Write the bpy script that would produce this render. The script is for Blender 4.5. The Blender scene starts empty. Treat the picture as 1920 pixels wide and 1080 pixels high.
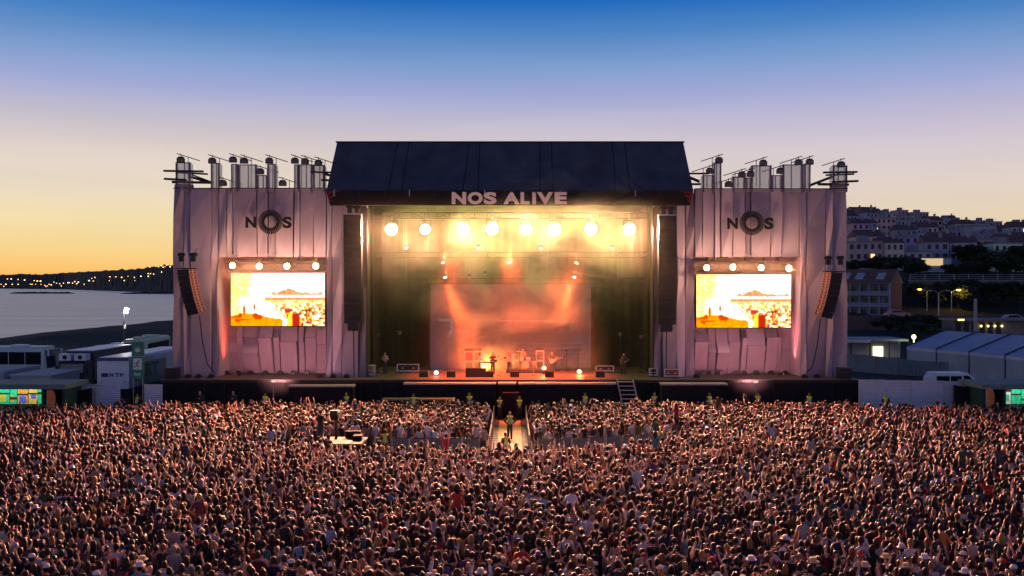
import bpy, bmesh, math, random
import numpy as np
from mathutils import Vector, Matrix, Euler
R = math.radians
rnd = random.Random(11)
scene = bpy.context.scene
C = scene.collection

# ------------------------------------------------------------------ camera
CAM_H, FPX, HOR = 10.0, 1920.0, 535.0
cam = bpy.data.cameras.new('camera'); camo = bpy.data.objects.new('camera', cam); C.objects.link(camo)
camo.location = (0, 0, CAM_H); camo.rotation_euler = (R(90), 0, 0)
cam.sensor_width = 36; cam.lens = 36.0; cam.shift_y = -(540 - HOR) / 1920
cam.clip_start = 0.5; cam.clip_end = 12000
scene.camera = camo

def s2l(c):
    return tuple((x/255/12.92 if x <= 10 else ((x/255+0.055)/1.055)**2.4) for x in c)

# ------------------------------------------------------------------ world: dusk sky
world = bpy.data.worlds.new('World'); scene.world = world; world.use_nodes = True
nt = world.node_tree; nt.nodes.clear(); N = nt.nodes.new; L = nt.links.new
out = N('ShaderNodeOutputWorld'); bg = N('ShaderNodeBackground'); L(bg.outputs[0], out.inputs[0])
tc = N('ShaderNodeTexCoord'); sep = N('ShaderNodeSeparateXYZ'); L(tc.outputs['Generated'], sep.inputs[0])
def ramp(stops):
    r = N('ShaderNodeValToRGB'); e = r.color_ramp.elements
    while len(e) < len(stops): e.new(0.5)
    for el, (p, c) in zip(e, stops):
        el.position = p; el.color = (*s2l(c), 1)
    L(sep.outputs['Z'], r.inputs[0]); return r
upper = [(.182, (162,170,213)), (.211, (124,157,206)), (.240, (78,133,197)), (.268, (28,104,186)), (.40, (7,62,140)), (.7, (6,38,94)), (1, (5,28,74))]
r_cool = ramp([(0, (232,206,165)), (.06, (230,210,180)), (.09, (224,208,196)), (.1215, (216,203,208)), (.152, (197,189,212))] + upper)
r_warm = ramp([(0, (247,164,78)), (.013, (249,192,106)), (.034, (249,214,144)), (.06, (244,222,172)), (.0907, (235,219,198)), (.1215, (227,212,202)), (.152, (200,192,205))] + upper)
r_anti = ramp([(0, (140,134,158)), (.06, (174,157,178)), (.14, (178,164,192)), (.22, (158,162,205)), (.32, (108,136,196)), (.45, (36,76,148)), (.7, (6,38,94)), (1, (5,28,74))])
dot = N('ShaderNodeVectorMath'); dot.operation = 'DOT_PRODUCT'
SUN_AZ = -34.0
dot.inputs[1].default_value = (math.sin(R(SUN_AZ)), math.cos(R(SUN_AZ)), 0); L(tc.outputs['Generated'], dot.inputs[0])
mr = N('ShaderNodeMapRange'); mr.interpolation_type = 'SMOOTHSTEP'; mr.inputs[1].default_value = 0.55; mr.inputs[2].default_value = 1.0
L(dot.outputs['Value'], mr.inputs[0])
mx = N('ShaderNodeMixRGB'); L(mr.outputs[0], mx.inputs[0]); L(r_cool.outputs[0], mx.inputs[1]); L(r_warm.outputs[0], mx.inputs[2])
m2 = N('ShaderNodeMapRange'); m2.interpolation_type = 'SMOOTHSTEP'; m2.inputs[1].default_value = .45; m2.inputs[2].default_value = -.75; m2.inputs[3].default_value = 0; m2.inputs[4].default_value = 1
L(dot.outputs['Value'], m2.inputs[0])
mx2 = N('ShaderNodeMixRGB'); L(m2.outputs[0], mx2.inputs[0]); L(mx.outputs[0], mx2.inputs[1]); L(r_anti.outputs[0], mx2.inputs[2])
cm = N('ShaderNodeMapping'); cm.inputs['Scale'].default_value = (2.2, 2.2, 26); L(tc.outputs['Generated'], cm.inputs[0])
cn = N('ShaderNodeTexNoise'); cn.inputs['Scale'].default_value = 1.3; cn.inputs['Detail'].default_value = 5; L(cm.outputs[0], cn.inputs[0])
cr_ = N('ShaderNodeMapRange'); cr_.inputs[1].default_value = .3; cr_.inputs[2].default_value = .7; cr_.inputs[3].default_value = .965; cr_.inputs[4].default_value = 1.035; L(cn.outputs[0], cr_.inputs[0])
vm_ = N('ShaderNodeVectorMath'); vm_.operation = 'SCALE'; L(mx2.outputs[0], vm_.inputs[0]); L(cr_.outputs[0], vm_.inputs['Scale'])
L(vm_.outputs[0], bg.inputs[0]); bg.inputs[1].default_value = 1.0

# ------------------------------------------------------------------ sun, already at the horizon
sun = bpy.data.lights.new('sun', 'SUN'); sun.energy = 0.10; sun.angle = R(12); sun.color = (1, .62, .38)
suno = bpy.data.objects.new('sun', sun); C.objects.link(suno)
_d = Vector((math.sin(R(SUN_AZ))*math.cos(R(4)), math.cos(R(SUN_AZ))*math.cos(R(4)), math.sin(R(4))))
suno.rotation_euler = (-_d).to_track_quat('-Z', 'Y').to_euler(); suno.location = (-60, 40, 60)

vs = scene.view_settings; vs.view_transform = 'Standard'; vs.look = 'None'; vs.exposure = 0.0; vs.gamma = 1.0; vs.use_curve_mapping = False
scene.render.engine = 'CYCLES'
cy = scene.cycles
cy.use_denoising = True; cy.max_bounces = 5; cy.diffuse_bounces = 2; cy.glossy_bounces = 2; cy.transmission_bounces = 3
cy.volume_bounces = 0; cy.transparent_max_bounces = 8; cy.volume_step_rate = 1.0; cy.volume_max_steps = 128
cy.sample_clamp_indirect = 4.0; cy.use_light_tree = True; cy.caustics_reflective = False; cy.caustics_refractive = False

# ------------------------------------------------------------------ helpers
def P(x, y, D):
    "point on the pixel (1920x1080) at distance D"
    return Vector(((x-960)*D/FPX, D, CAM_H + (HOR-y)*D/FPX))
def PX(x, D): return (x-960)*D/FPX
def PZ(y, D): return CAM_H + (HOR-y)*D/FPX

def thing(name, label, cat, loc=(0,0,0), rotz=0, group=None):
    o = bpy.data.objects.new(name, None); C.objects.link(o)
    o.location = loc; o.rotation_euler = (0, 0, rotz); o.empty_display_size = .2
    o['label'] = label; o['category'] = cat
    if group: o['group'] = group
    return o
def tag(o, label, cat, group=None):
    o['label'] = label; o['category'] = cat
    if group: o['group'] = group
    return o
def struct(o): o['kind'] = 'structure'; return o
def stuff(o): o['kind'] = 'stuff'; return o
def inst(name, mesh, parent=None, loc=(0,0,0), rot=(0,0,0), scale=(1,1,1), color=None):
    o = bpy.data.objects.new(name, mesh); C.objects.link(o)
    o.parent = parent; o.location = loc; o.rotation_euler = rot; o.scale = scale
    if color: o.color = (*color[:3], 1)
    return o

class MB:
    "collects shapes, builds one mesh"
    def __init__(s): s.v = []; s.f = []; s.m = []; s.cm = 0
    def add(s, vs, fs):
        b = len(s.v); s.v += [tuple(v) for v in vs]; s.f += [tuple(i+b for i in f) for f in fs]; s.m += [s.cm]*len(fs); return s
    def box(s, x0, x1, y0, y1, z0, z1):
        return s.add([(x0,y0,z0),(x1,y0,z0),(x1,y1,z0),(x0,y1,z0),(x0,y0,z1),(x1,y0,z1),(x1,y1,z1),(x0,y1,z1)],
                     [(0,3,2,1),(4,5,6,7),(0,1,5,4),(1,2,6,5),(2,3,7,6),(3,0,4,7)])
    def cbox(s, c, d, M=None):
        h = [x/2 for x in d]
        vs = [Vector((a*h[0], b*h[1], g*h[2])) for g in (-1,1) for a,b in ((-1,-1),(1,-1),(1,1),(-1,1))]
        if M is not None: vs = [M @ v for v in vs]
        vs = [v + Vector(c) for v in vs]
        return s.add(vs, [(0,3,2,1),(4,5,6,7),(0,1,5,4),(1,2,6,5),(2,3,7,6),(3,0,4,7)])
    def tube(s, p0, p1, r0, r1=None, n=6):
        r1 = r0 if r1 is None else r1
        p0, p1 = Vector(p0), Vector(p1); d = (p1-p0).normalized()
        a = d.orthogonal().normalized(); b = d.cross(a)
        vs = []
        for p, r in ((p0, r0), (p1, r1)):
            vs += [p + (a*math.cos(2*math.pi*i/n) + b*math.sin(2*math.pi*i/n))*r for i in range(n)]
        fs = [(i, (i+1) % n, n+(i+1) % n, n+i) for i in range(n)] + [tuple(range(n-1,-1,-1)), tuple(range(n, 2*n))]
        return s.add(vs, fs)
    def path(s, pts, r, n=6):
        for a, b in zip(pts[:-1], pts[1:]): s.tube(a, b, r, r, n)
        return s
    def lathe(s, prof, c=(0,0,0), n=12, M=None):
        vs = []
        for r, z in prof:
            for i in range(n):
                v = Vector((r*math.cos(2*math.pi*i/n), r*math.sin(2*math.pi*i/n), z))
                if M is not None: v = M @ v
                vs.append(v + Vector(c))
        fs = []
        for k in range(len(prof)-1):
            fs += [(k*n+i, k*n+(i+1) % n, (k+1)*n+(i+1) % n, (k+1)*n+i) for i in range(n)]
        fs += [tuple(range(n-1,-1,-1)), tuple(range((len(prof)-1)*n, len(prof)*n))]
        return s.add(vs, fs)
    def ball(s, c, r, n=8, k=5, M=None):
        rr = r if isinstance(r, (tuple, list)) else (r, r, r)
        vs = [Vector((0,0,-1))]
        for j in range(1, k):
            t = math.pi*j/k - math.pi/2
            vs += [Vector((math.cos(t)*math.cos(2*math.pi*i/n), math.cos(t)*math.sin(2*math.pi*i/n), math.sin(t))) for i in range(n)]
        vs.append(Vector((0,0,1)))
        fs = [(0, 1+(i+1) % n, 1+i) for i in range(n)]
        for j in range(k-2):
            fs += [(1+j*n+i, 1+j*n+(i+1) % n, 1+(j+1)*n+(i+1) % n, 1+(j+1)*n+i) for i in range(n)]
        t = len(vs)-1; fs += [(1+(k-2)*n+i, 1+(k-2)*n+(i+1) % n, t) for i in range(n)]
        vs = [Vector((v.x*rr[0], v.y*rr[1], v.z*rr[2])) for v in vs]
        if M is not None: vs = [M @ v for v in vs]
        return s.add([v + Vector(c) for v in vs], fs)
    def prism(s, pts, h0, h1, axis='y'):
        "pts: outline in (a,b); extruded along axis from h0 to h1"
        n = len(pts)
        mk = {'y': lambda a, b, h: (a, h, b), 'z': lambda a, b, h: (a, b, h), 'x': lambda a, b, h: (h, a, b)}[axis]
        vs = [mk(a, b, h0) for a, b in pts] + [mk(a, b, h1) for a, b in pts]
        return s.add(vs, [tuple(range(n)), tuple(range(2*n-1, n-1, -1))] + [(i, n+i, n+(i+1) % n, (i+1) % n) for i in range(n)])
    def quad(s, *p): return s.add(p, [tuple(range(len(p)))])
    def mesh(s, name, mats, smooth=False):
        me = bpy.data.meshes.new(name); me.from_pydata(s.v, [], s.f)
        for m in (mats if isinstance(mats, (list, tuple)) else [mats]): me.materials.append(m)
        if any(s.m): me.polygons.foreach_set('material_index', s.m)
        bm = bmesh.new(); bm.from_mesh(me); bmesh.ops.recalc_face_normals(bm, faces=bm.faces); bm.to_mesh(me); bm.free()
        if smooth: me.polygons.foreach_set('use_smooth', [True]*len(me.polygons))
        me.update(); return me
    def build(s, name, mats, parent=None, smooth=False, local=False, color=None):
        "vertices are world coordinates unless local; parents here carry no rotation unless local"
        if parent is not None and not local:
            o = parent
            off = Vector((0,0,0))
            while o is not None: off += o.location; o = o.parent
            s.v = [(x-off.x, y-off.y, z-off.z) for x, y, z in s.v]
        return inst(name, s.mesh(name, mats, smooth), parent, color=color)

# ------------------------------------------------------------------ materials
def nodes(name):
    m = bpy.data.materials.new(name); m.use_nodes = True; t = m.node_tree
    return m, t, t.nodes['Principled BSDF'], t.nodes.new, t.links.new
def mat(name, col, rough=.7, metal=0.0, var=.18, scale=3.0, bump=0.0, bscale=20.0, tint=False, spec=.3, stretch=(1,1,1)):
    m, t, b, n, l = nodes(name)
    b.inputs['Roughness'].default_value = rough; b.inputs['Metallic'].default_value = metal
    b.inputs['Specular IOR Level'].default_value = spec
    co = n('ShaderNodeTexCoord'); mp = n('ShaderNodeMapping'); l(co.outputs['Object'], mp.inputs[0]); mp.inputs['Scale'].default_value = stretch
    nz = n('ShaderNodeTexNoise'); nz.inputs['Scale'].default_value = scale; nz.inputs['Detail'].default_value = 5; l(mp.outputs[0], nz.inputs[0])
    r = n('ShaderNodeMapRange'); r.inputs[1].default_value = .25; r.inputs[2].default_value = .75
    r.inputs[3].default_value = 1-var; r.inputs[4].default_value = 1+var; l(nz.outputs[0], r.inputs[0])
    vm = n('ShaderNodeVectorMath'); vm.operation = 'SCALE'; l(r.outputs[0], vm.inputs['Scale'])
    if tint:
        oi = n('ShaderNodeObjectInfo'); l(oi.outputs['Color'], vm.inputs[0])
    else:
        vm.inputs[0].default_value = col[:3]
    l(vm.outputs[0], b.inputs['Base Color'])
    if bump:
        n2 = n('ShaderNodeTexNoise'); n2.inputs['Scale'].default_value = bscale; n2.inputs['Detail'].default_value = 4; l(mp.outputs[0], n2.inputs[0])
        bp = n('ShaderNodeBump'); bp.inputs['Strength'].default_value = bump; bp.inputs['Distance'].default_value = .05
        l(n2.outputs[0], bp.inputs['Height']); l(bp.outputs[0], b.inputs['Normal'])
    return m
def emit(name, col, strength):
    m = bpy.data.materials.new(name); m.use_nodes = True; t = m.node_tree; t.nodes.clear()
    o = t.nodes.new('ShaderNodeOutputMaterial'); e = t.nodes.new('ShaderNodeEmission')
    e.inputs[0].default_value = (*col[:3], 1); e.inputs[1].default_value = strength; t.links.new(e.outputs[0], o.inputs[0]); return m
def emit_attr(name, strength):
    m = emit(name, (1,1,1), strength); t = m.node_tree
    a = t.nodes.new('ShaderNodeAttribute'); a.attribute_name = 'col'
    t.links.new(a.outputs['Color'], [x for x in t.nodes if x.type == 'EMISSION'][0].inputs[0]); return m
def fabric(name, col, trans=.3, bump=.25):
    m, t, b, n, l = nodes(name)
    co = n('ShaderNodeTexCoord'); mp = n('ShaderNodeMapping'); l(co.outputs['Object'], mp.inputs[0]); mp.inputs['Scale'].default_value = (1, 1, .35)
    nz = n('ShaderNodeTexNoise'); nz.inputs['Scale'].default_value = .8; nz.inputs['Detail'].default_value = 6; l(mp.outputs[0], nz.inputs[0])
    rr = n('ShaderNodeMapRange'); rr.inputs[1].default_value = .3; rr.inputs[2].default_value = .7; rr.inputs[3].default_value = .86; rr.inputs[4].default_value = 1.05; l(nz.outputs[0], rr.inputs[0])
    vm = n('ShaderNodeVectorMath'); vm.operation = 'SCALE'; vm.inputs[0].default_value = col; l(rr.outputs[0], vm.inputs['Scale'])
    l(vm.outputs[0], b.inputs['Base Color']); b.inputs['Roughness'].default_value = .85; b.inputs['Specular IOR Level'].default_value = .1
    bp = n('ShaderNodeBump'); bp.inputs['Strength'].default_value = bump; bp.inputs['Distance'].default_value = .3; l(nz.outputs[0], bp.inputs['Height']); l(bp.outputs[0], b.inputs['Normal'])
    tr = n('ShaderNodeBsdfTranslucent'); l(vm.outputs[0], tr.inputs[0])
    mxs = n('ShaderNodeMixShader'); mxs.inputs[0].default_value = trans; l(b.outputs[0], mxs.inputs[1]); l(tr.outputs[0], mxs.inputs[2])
    l(mxs.outputs[0], t.nodes['Material Output'].inputs[0]); return m
def attr_mat(name, rough=.5):
    m, t, b, n, l = nodes(name)
    a = n('ShaderNodeAttribute'); a.attribute_name = 'col'; l(a.outputs['Color'], b.inputs['Base Color'])
    b.inputs['Roughness'].default_value = rough; b.inputs['Specular IOR Level'].default_value = .22; return m

M_black = mat('black cloth', (.012,.012,.014), .9, var=.35, scale=2)
M_blackpaint = mat('black paint', (.018,.018,.02), .45, var=.3, scale=4)
M_steel = mat('steel', (.42,.43,.45), .35, .9, scale=6)
M_alu = mat('aluminium', (.55,.55,.55), .4, .6, scale=6)
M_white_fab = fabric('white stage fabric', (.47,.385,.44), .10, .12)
FABS = [fabric('white stage fabric, dull', (.39,.315,.37), .10, .12), M_white_fab, fabric('white stage fabric, fresh', (.60,.50,.56), .10, .12)]  # panel tones; on the pleats they also paint facet shade and light
M_tower_fab = fabric('sheer tower fabric', (.80,.76,.77), .62)
_t = M_tower_fab.node_tree; _o = _t.nodes['Material Output']; _src = _o.inputs[0].links[0].from_socket
_tr = _t.nodes.new('ShaderNodeBsdfTransparent'); _mx = _t.nodes.new('ShaderNodeMixShader'); _mx.inputs[0].default_value = .33
_t.links.new(_src, _mx.inputs[1]); _t.links.new(_tr.outputs[0], _mx.inputs[2]); _t.links.new(_mx.outputs[0], _o.inputs[0])
M_navy = mat('navy roof tarpaulin', (.080,.084,.098), .65, var=.3, scale=.7, bump=.45, bscale=1.2, stretch=(1,1,.3))
M_tint = mat('tinted cloth', (1,1,1), .8, tint=True, var=.22, scale=9)
M_tintpaint = mat('tinted paint', (1,1,1), .45, tint=True, var=.1, scale=1.2)
M_tintwall = mat('tinted render', (1,1,1), .85, tint=True, var=.2, scale=.35)
M_skin = mat('skin', (.42,.24,.16), .6, var=.12, scale=6)
M_hair = mat('hair', (1,1,1), .5, spec=.25, tint=True, var=.35, scale=25)
M_shoe = mat('shoe leather', (.02,.02,.02), .5)
M_wood = mat('plywood', (.13,.09,.05), .7, var=.2, scale=2.5, stretch=(1,6,1))
M_dark = mat('dark timber', (.03,.03,.035), .8)
M_grey = mat('grey hoarding', (.33,.36,.40), .6, var=.12, scale=.8)
M_glassdark = mat('dark glass', (.01,.012,.015), .08, spec=.8, var=.05)

def truss(name, a, b, w, material, parent=None, seg=1.0, r=.03, local=False):
    a, b = Vector(a), Vector(b); mb = MB(); d = b-a; n = max(2, round(d.length/seg))
    ux = d.normalized(); u = Vector((0,0,1)) if abs(ux.z) < .9 else Vector((1,0,0)); v = ux.cross(u).normalized(); u = v.cross(ux).normalized()
    cs = [(u*i + v*j)*w/2 for i, j in ((1,1),(1,-1),(-1,-1),(-1,1))]
    for c in cs: mb.tube(a+c, b+c, r, n=5)
    for k in range(n):
        p, q = a+d*k/n, a+d*(k+1)/n
        for i in range(4):
            c1, c2 = cs[i], cs[(i+1) % 4]
            mb.tube(p+c1, (q if k % 2 else p)+c2, r*.6, n=4); mb.tube((p if k % 2 else q)+c1, (q if k % 2 == 0 else p)+c2, r*.6, n=4)
    return mb.build(name, material, parent, local=local)

TEXTS = {}
for _t, _b in (('N',.045),('S',.045),('N',.05),('O',.05),('S',.05),('A',.05),('L',.05),('I',.05),('V',.05),('E',.05),('RTP',.02),('ERT',.02),('Exit',.01)):
    _c = bpy.data.curves.new('t', 'FONT'); _c.body = _t; _c.size = 1; _c.offset = _b; _c.extrude = .02
    _o = bpy.data.objects.new('t', _c); C.objects.link(_o); _g = bpy.context.evaluated_depsgraph_get(); _g.update()
    TEXTS[_t, _b] = bpy.data.meshes.new_from_object(_o.evaluated_get(_g)); bpy.data.objects.remove(_o); bpy.data.curves.remove(_c)
def text_mesh(name, body, width, height, depth, material, bold=.0):
    me = TEXTS[body, bold].copy()
    n = len(me.vertices); co = np.empty(n*3, 'f'); me.vertices.foreach_get('co', co); co = co.reshape(-1, 3)
    lo, hi = co.min(0), co.max(0); co = (co-lo)/np.maximum(hi-lo, 1e-6)
    w = np.stack([co[:,0]*width - width/2, -co[:,2]*depth, co[:,1]*height - height/2], 1).astype('f')   # faces -Y
    me.vertices.foreach_set('co', w.ravel()); me.name = name; me.materials.clear(); me.materials.append(material); me.update()
    return me

def grid_screen(name, x0, x1, z0, z1, y, nx, nz, paint, material):
    "LED wall: a grid of cells, each with its own colour"
    xs = np.linspace(x0, x1, nx+1); zs = np.linspace(z0, z1, nz+1)
    V = np.array([(x, y, z) for z in zs for x in xs], 'f')
    i, j = np.meshgrid(np.arange(nx), np.arange(nz)); i = i.ravel(); j = j.ravel(); a = j*(nx+1)+i
    F = np.stack([a, a+1, a+nx+2, a+nx+1], 1)
    me = bpy.data.meshes.new(name); me.from_pydata(V.tolist(), [], F.tolist()); me.materials.append(material)
    col = paint((i+.5)/nx, (j+.5)/nz)
    at = me.attributes.new('col', 'FLOAT_COLOR', 'FACE')
    at.data.foreach_set('color', np.concatenate([col, np.ones((len(col),1))], 1).astype('f').ravel())
    me.update(); return me

def spot(name, loc, target, energy, color, deg=60, blend=.5, size=.15, parent=None):
    l = bpy.data.lights.new(name, 'SPOT'); l.energy = energy; l.color = color; l.spot_size = R(deg); l.spot_blend = blend; l.shadow_soft_size = size
    o = bpy.data.objects.new(name, l); C.objects.link(o)
    d = Vector(target)-Vector(loc); o.rotation_euler = d.to_track_quat('-Z', 'Y').to_euler()
    if parent is not None: o.parent = parent; o.location = Vector(loc)-parent.location
    else: o.location = loc
    return o
def point(name, loc, energy, color, size=.2, parent=None):
    l = bpy.data.lights.new(name, 'POINT'); l.energy = energy; l.color = color; l.shadow_soft_size = size
    o = bpy.data.objects.new(name, l); C.objects.link(o)
    if parent is not None: o.parent = parent; o.location = Vector(loc)-parent.location
    else: o.location = loc
    return o
BLIND_W, GLOW_W, BEAM_W, WASH_W, LAMP4_W, RED_W, SCR = 38000.0, 480.0, 22000.0, 22000.0, 28000.0, 0.0, 2.1
PIT_W = 1500.0
SMOKE_U, SMOKE_L = 0.42, 0.34
ORD = ['first','second','third','fourth','fifth','sixth','seventh','eighth','ninth','tenth','eleventh','twelfth','thirteenth','fourteenth','fifteenth','sixteenth','seventeenth','eighteenth','nineteenth','twentieth','twenty-first','twenty-second','twenty-third','twenty-fourth','twenty-fifth']
# skeleton joints for a 1.75 m figure facing +Y
def arm_pose(kind, s):
    "elbow, wrist, hand for side s (+1 / -1)"
    A = {'down': ((.25,-.03,1.17),(.24,.10,.95),(.235,.14,.87)),
         'up': ((.30,.10,1.63),(.24,.16,1.87),(.23,.18,1.96)),
         'wide': ((.40,.05,1.55),(.50,.10,1.80),(.51,.12,1.89)),
         'fist': ((.27,.20,1.55),(.20,.28,1.80),(.19,.29,1.88)),
         'film': ((.22,.27,1.47),(.09,.34,1.70),(.07,.35,1.78)),
         'clap': ((.28,.18,1.30),(.08,.32,1.48),(.04,.34,1.55)),
         'head': ((.40,.02,1.62),(.17,.02,1.77),(.09,.02,1.81)),
         'triangle': ((.33,.05,1.68),(.12,.08,1.93),(.05,.08,2.01)),
         'folded': ((.27,.05,1.16),(.06,.20,1.20),(-.03,.20,1.21)),
         'front': ((.24,.02,1.18),(.08,.16,1.00),(.02,.18,.96)),
         'hip': ((.36,-.08,1.18),(.20,.05,1.02),(.16,.07,1.0)),
         'strum': ((.30,-.02,1.17),(.12,.20,1.05),(.05,.22,1.02)),
         'fret': ((.32,.08,1.20),(.38,.26,1.28),(.40,.30,1.32)),
         'keys': ((.24,.10,1.17),(.18,.38,1.10),(.16,.46,1.08))}[kind]
    return [(x*s, y, z) for x, y, z in A]
def skeleton(L_, R_, stride=0.0, seated=False):
    V = []; RAD = []; E = []; TG = []
    def a(p, r, par=None, tg='torso'):
        V.append(p); RAD.append(r if isinstance(r, tuple) else (r, r))
        if par is not None: E.append((par, len(V)-1)); TG.append(tg)
        return len(V)-1
    pel = a((0,0,.97), (.155,.115)); sp = a((0,.0,1.16), (.14,.105), pel); ch = a((0,0,1.36), (.175,.115), sp)
    nk = a((0,-.005,1.475), (.075,.07), ch); n2 = a((0,.005,1.53), (.056,.056), nk, 'neck')
    h1 = a((0,.02,1.59), (.072,.087), n2, 'head'); h2 = a((0,.015,1.665), (.087,.106), h1, 'head'); h3 = a((0,.008,1.735), (.073,.088), h2, 'head'); a((0,.0,1.77), (.038,.046), h3, 'head')
    for s, kind in ((1, R_), (-1, L_)):
        e, w, h = arm_pose(kind, s); raised = e[2] > 1.4
        sh = a((s*.165, 0, 1.43 if not raised else 1.455), .062, ch); el = a(e, .043, sh, 'uarm'); wr = a(w, .030, el, 'farm'); a(h, (.040,.022), wr, 'hand')
    for s in (1,-1):
        if seated: hp = a((s*.09,.02,.90), .09, pel, 'leg'); kn = a((s*.16,.42,.82), .068, hp, 'leg'); an = a((s*.16,.40,.42), .045, kn, 'leg'); a((s*.16,.55,.37), (.045,.035), an, 'foot')
        else: hp = a((s*.085,0,.89), .092, pel, 'leg'); kn = a((s*(.095+.02*stride), .03+s*stride*.12, .48), .066, hp, 'leg'); an = a((s*(.1+.05*stride), s*stride*.16-.02, .09), .043, kn, 'leg'); a((s*(.11+.06*stride), s*stride*.16+.14, .045), (.042,.035), an, 'foot')
    return V, RAD, E, TG
def grow(V, RAD, E, level, ratio=None):
    me = bpy.data.meshes.new('sk'); me.from_pydata(V, E, []); o = bpy.data.objects.new('sk', me); C.objects.link(o)
    md = o.modifiers.new('s', 'SKIN'); md.use_smooth_shade = True; md.branch_smoothing = .4
    for i, sv in enumerate(me.skin_vertices[0].data): sv.radius = RAD[i]; sv.use_root = (i == 0)
    if level: su = o.modifiers.new('u', 'SUBSURF'); su.levels = level; su.render_levels = level
    if ratio: dc = o.modifiers.new('d', 'DECIMATE'); dc.ratio = ratio
    dg = bpy.context.evaluated_depsgraph_get(); dg.update()
    r = bpy.data.meshes.new_from_object(o.evaluated_get(dg)); bpy.data.objects.remove(o); bpy.data.meshes.remove(me)
    n = len(r.vertices); co = np.empty(n*3, 'f'); r.vertices.foreach_get('co', co); no = np.empty(n*3, 'f'); r.vertex_normals.foreach_get('vector', no)
    F = [tuple(p.vertices) for p in r.polygons]; bpy.data.meshes.remove(r)
    return co.reshape(-1,3).astype(float), no.reshape(-1,3).astype(float), F
def regions(co, F, V, E, TG):
    V = np.array(V); A = V[[e[0] for e in E]]; B = V[[e[1] for e in E]]; out_ = []
    for f in F:
        c = co[list(f)].mean(0); ab = B-A; t = np.clip(((c-A)*ab).sum(1)/(ab*ab).sum(1), 0, 1); d = np.linalg.norm(A+ab*t[:,None]-c, axis=1); k = d.argmin()
        g = TG[k]
        if g == 'torso' and c[2] < .93: g = 'leg'
        if g == 'torso' and c[2] > 1.475: g = 'neck'
        if g == 'uarm' and t[k] > .62: g = 'farm'
        if g == 'head' and ((c[2] > 1.70 and c[1] < .085) or (c[1] < .015 and c[2] > 1.575)): g = 'hair'
        out_.append(g)
    return out_
def shell(co, no, F, R_, pick, off, name, material, flare=0):
    fs = [f for f, g in zip(F, R_) if g in pick]; ids = sorted({i for f in fs for i in f}); mp = {i: k for k, i in enumerate(ids)}
    v = co[ids] + no[ids]*off
    me = bpy.data.meshes.new(name); me.from_pydata(v.tolist(), [], [tuple(mp[i] for i in f) for f in fs]); me.materials.append(material)
    me.polygons.foreach_set('use_smooth', [True]*len(fs)); return me

# all bodies are grown here, while the scene is still empty (fast)
_pairs = [('keys','keys',0.0,True),('keys','keys',0.0,False),('fret','strum',0.0,False),('clap','down',0.0,False),('folded','folded',0.0,False),('hip','down',0.0,False),('front','front',0.0,False),('hip','hip',0.0,False),('down','down',0.0,False),('front','down',0.0,False),('front','keys',0.0,False),('up','up',0.0,False),('down','up',0.0,False),('film','film',0.0,False),('clap','clap',0.0,False),('head','head',0.0,False),('wide','down',0.0,False),('fist','down',0.0,False)]
LOWP = [('down','down'),('down','down'),('up','up'),('down','up'),('film','film'),('clap','clap'),('wide','down'),('fist','down'),('hip','down'),('triangle','triangle')]
GROWN = {}
for k in _pairs:
    sk = skeleton(*k); GROWN[k] = (sk, grow(sk[0], sk[1], sk[2], 1))
for k, (a, b) in enumerate(LOWP):
    sk = skeleton(a, b, .5 if k == 1 else 0.0); GROWN['low', k] = (sk, grow(sk[0], sk[1], sk[2], 1, .10))
# ================================================================== terrain
def sm(x, a, b):
    t = min(1, max(0, (x-a)/(b-a))); return t*t*(3-2*t)
_sky = [(1500,380),(1590,388),(1650,396),(1740,405),(1790,416),(1830,419),(1880,420),(1940,424),(2100,432)]
def skyline(px):
    for (a, ya), (b, yb) in zip(_sky[:-1], _sky[1:]):
        if px <= b: return ya + (yb-ya)*max(0, (px-a)/(b-a))
    return _sky[-1][1]
def city_z(X, Y):
    prof = [(140,0),(180,2.0),(240,3.0),(263,6.2),(265.5,11.0),(300,13)]
    if Y <= 140: return 0
    for (a, za), (b, zb) in zip(prof[:-1], prof[1:]):
        if Y <= b: return za + (zb-za)*(Y-a)/(b-a)
    px = 960 + FPX*X/Y
    top = CAM_H + (HOR-skyline(px))*720/FPX - 9
    t = min(1, (Y-300)/420)
    return 13 + (top-13)*t - max(0, Y-740)*.15
def zt(X, Y):
    z = 0
    if X < -90: z = -3.3*sm(X, -90, -128) - max(0, -128-X)*.12
    z += 1.6*math.exp(-((X+80)/11)**2)*sm(Y, 110, 190)
    return z + city_z(X, Y)*sm(X, 22, 44)
def sheet(name, xs, ys, material, f, jitter=0):
    V = [(x, y, f(x, y) + (rnd.uniform(-jitter, jitter) if jitter else 0)) for y in ys for x in xs]; n = len(xs)
    F = [(j*n+i, j*n+i+1, (j+1)*n+i+1, (j+1)*n+i) for j in range(len(ys)-1) for i in range(n-1)]
    me = bpy.data.meshes.new(name); me.from_pydata(V, [], F); me.materials.append(material)
    me.polygons.foreach_set('use_smooth', [True]*len(F)); return inst(name, me)

M_ground = mat('trodden earth', (.10,.085,.065), .9, var=.35, scale=.6, bump=.3, bscale=6)
M_asph = mat('asphalt yard', (.055,.06,.068), .8, var=.2, scale=.5)
M_sand = mat('damp sand', (.24,.235,.25), .9, var=.25, scale=.15, bump=.3, bscale=1.5)
M_grassy = mat('dark scrub grass', (.030,.042,.022), .95, var=.6, scale=.9, bump=.9, bscale=2.5)
M_hill = mat('dark hillside', (.03,.04,.04), .95, var=.5, scale=.02, bump=.5, bscale=.3)
M_scrub = mat('scrub hillside', (.035,.042,.028), .95, var=.5, scale=.06)

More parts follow.
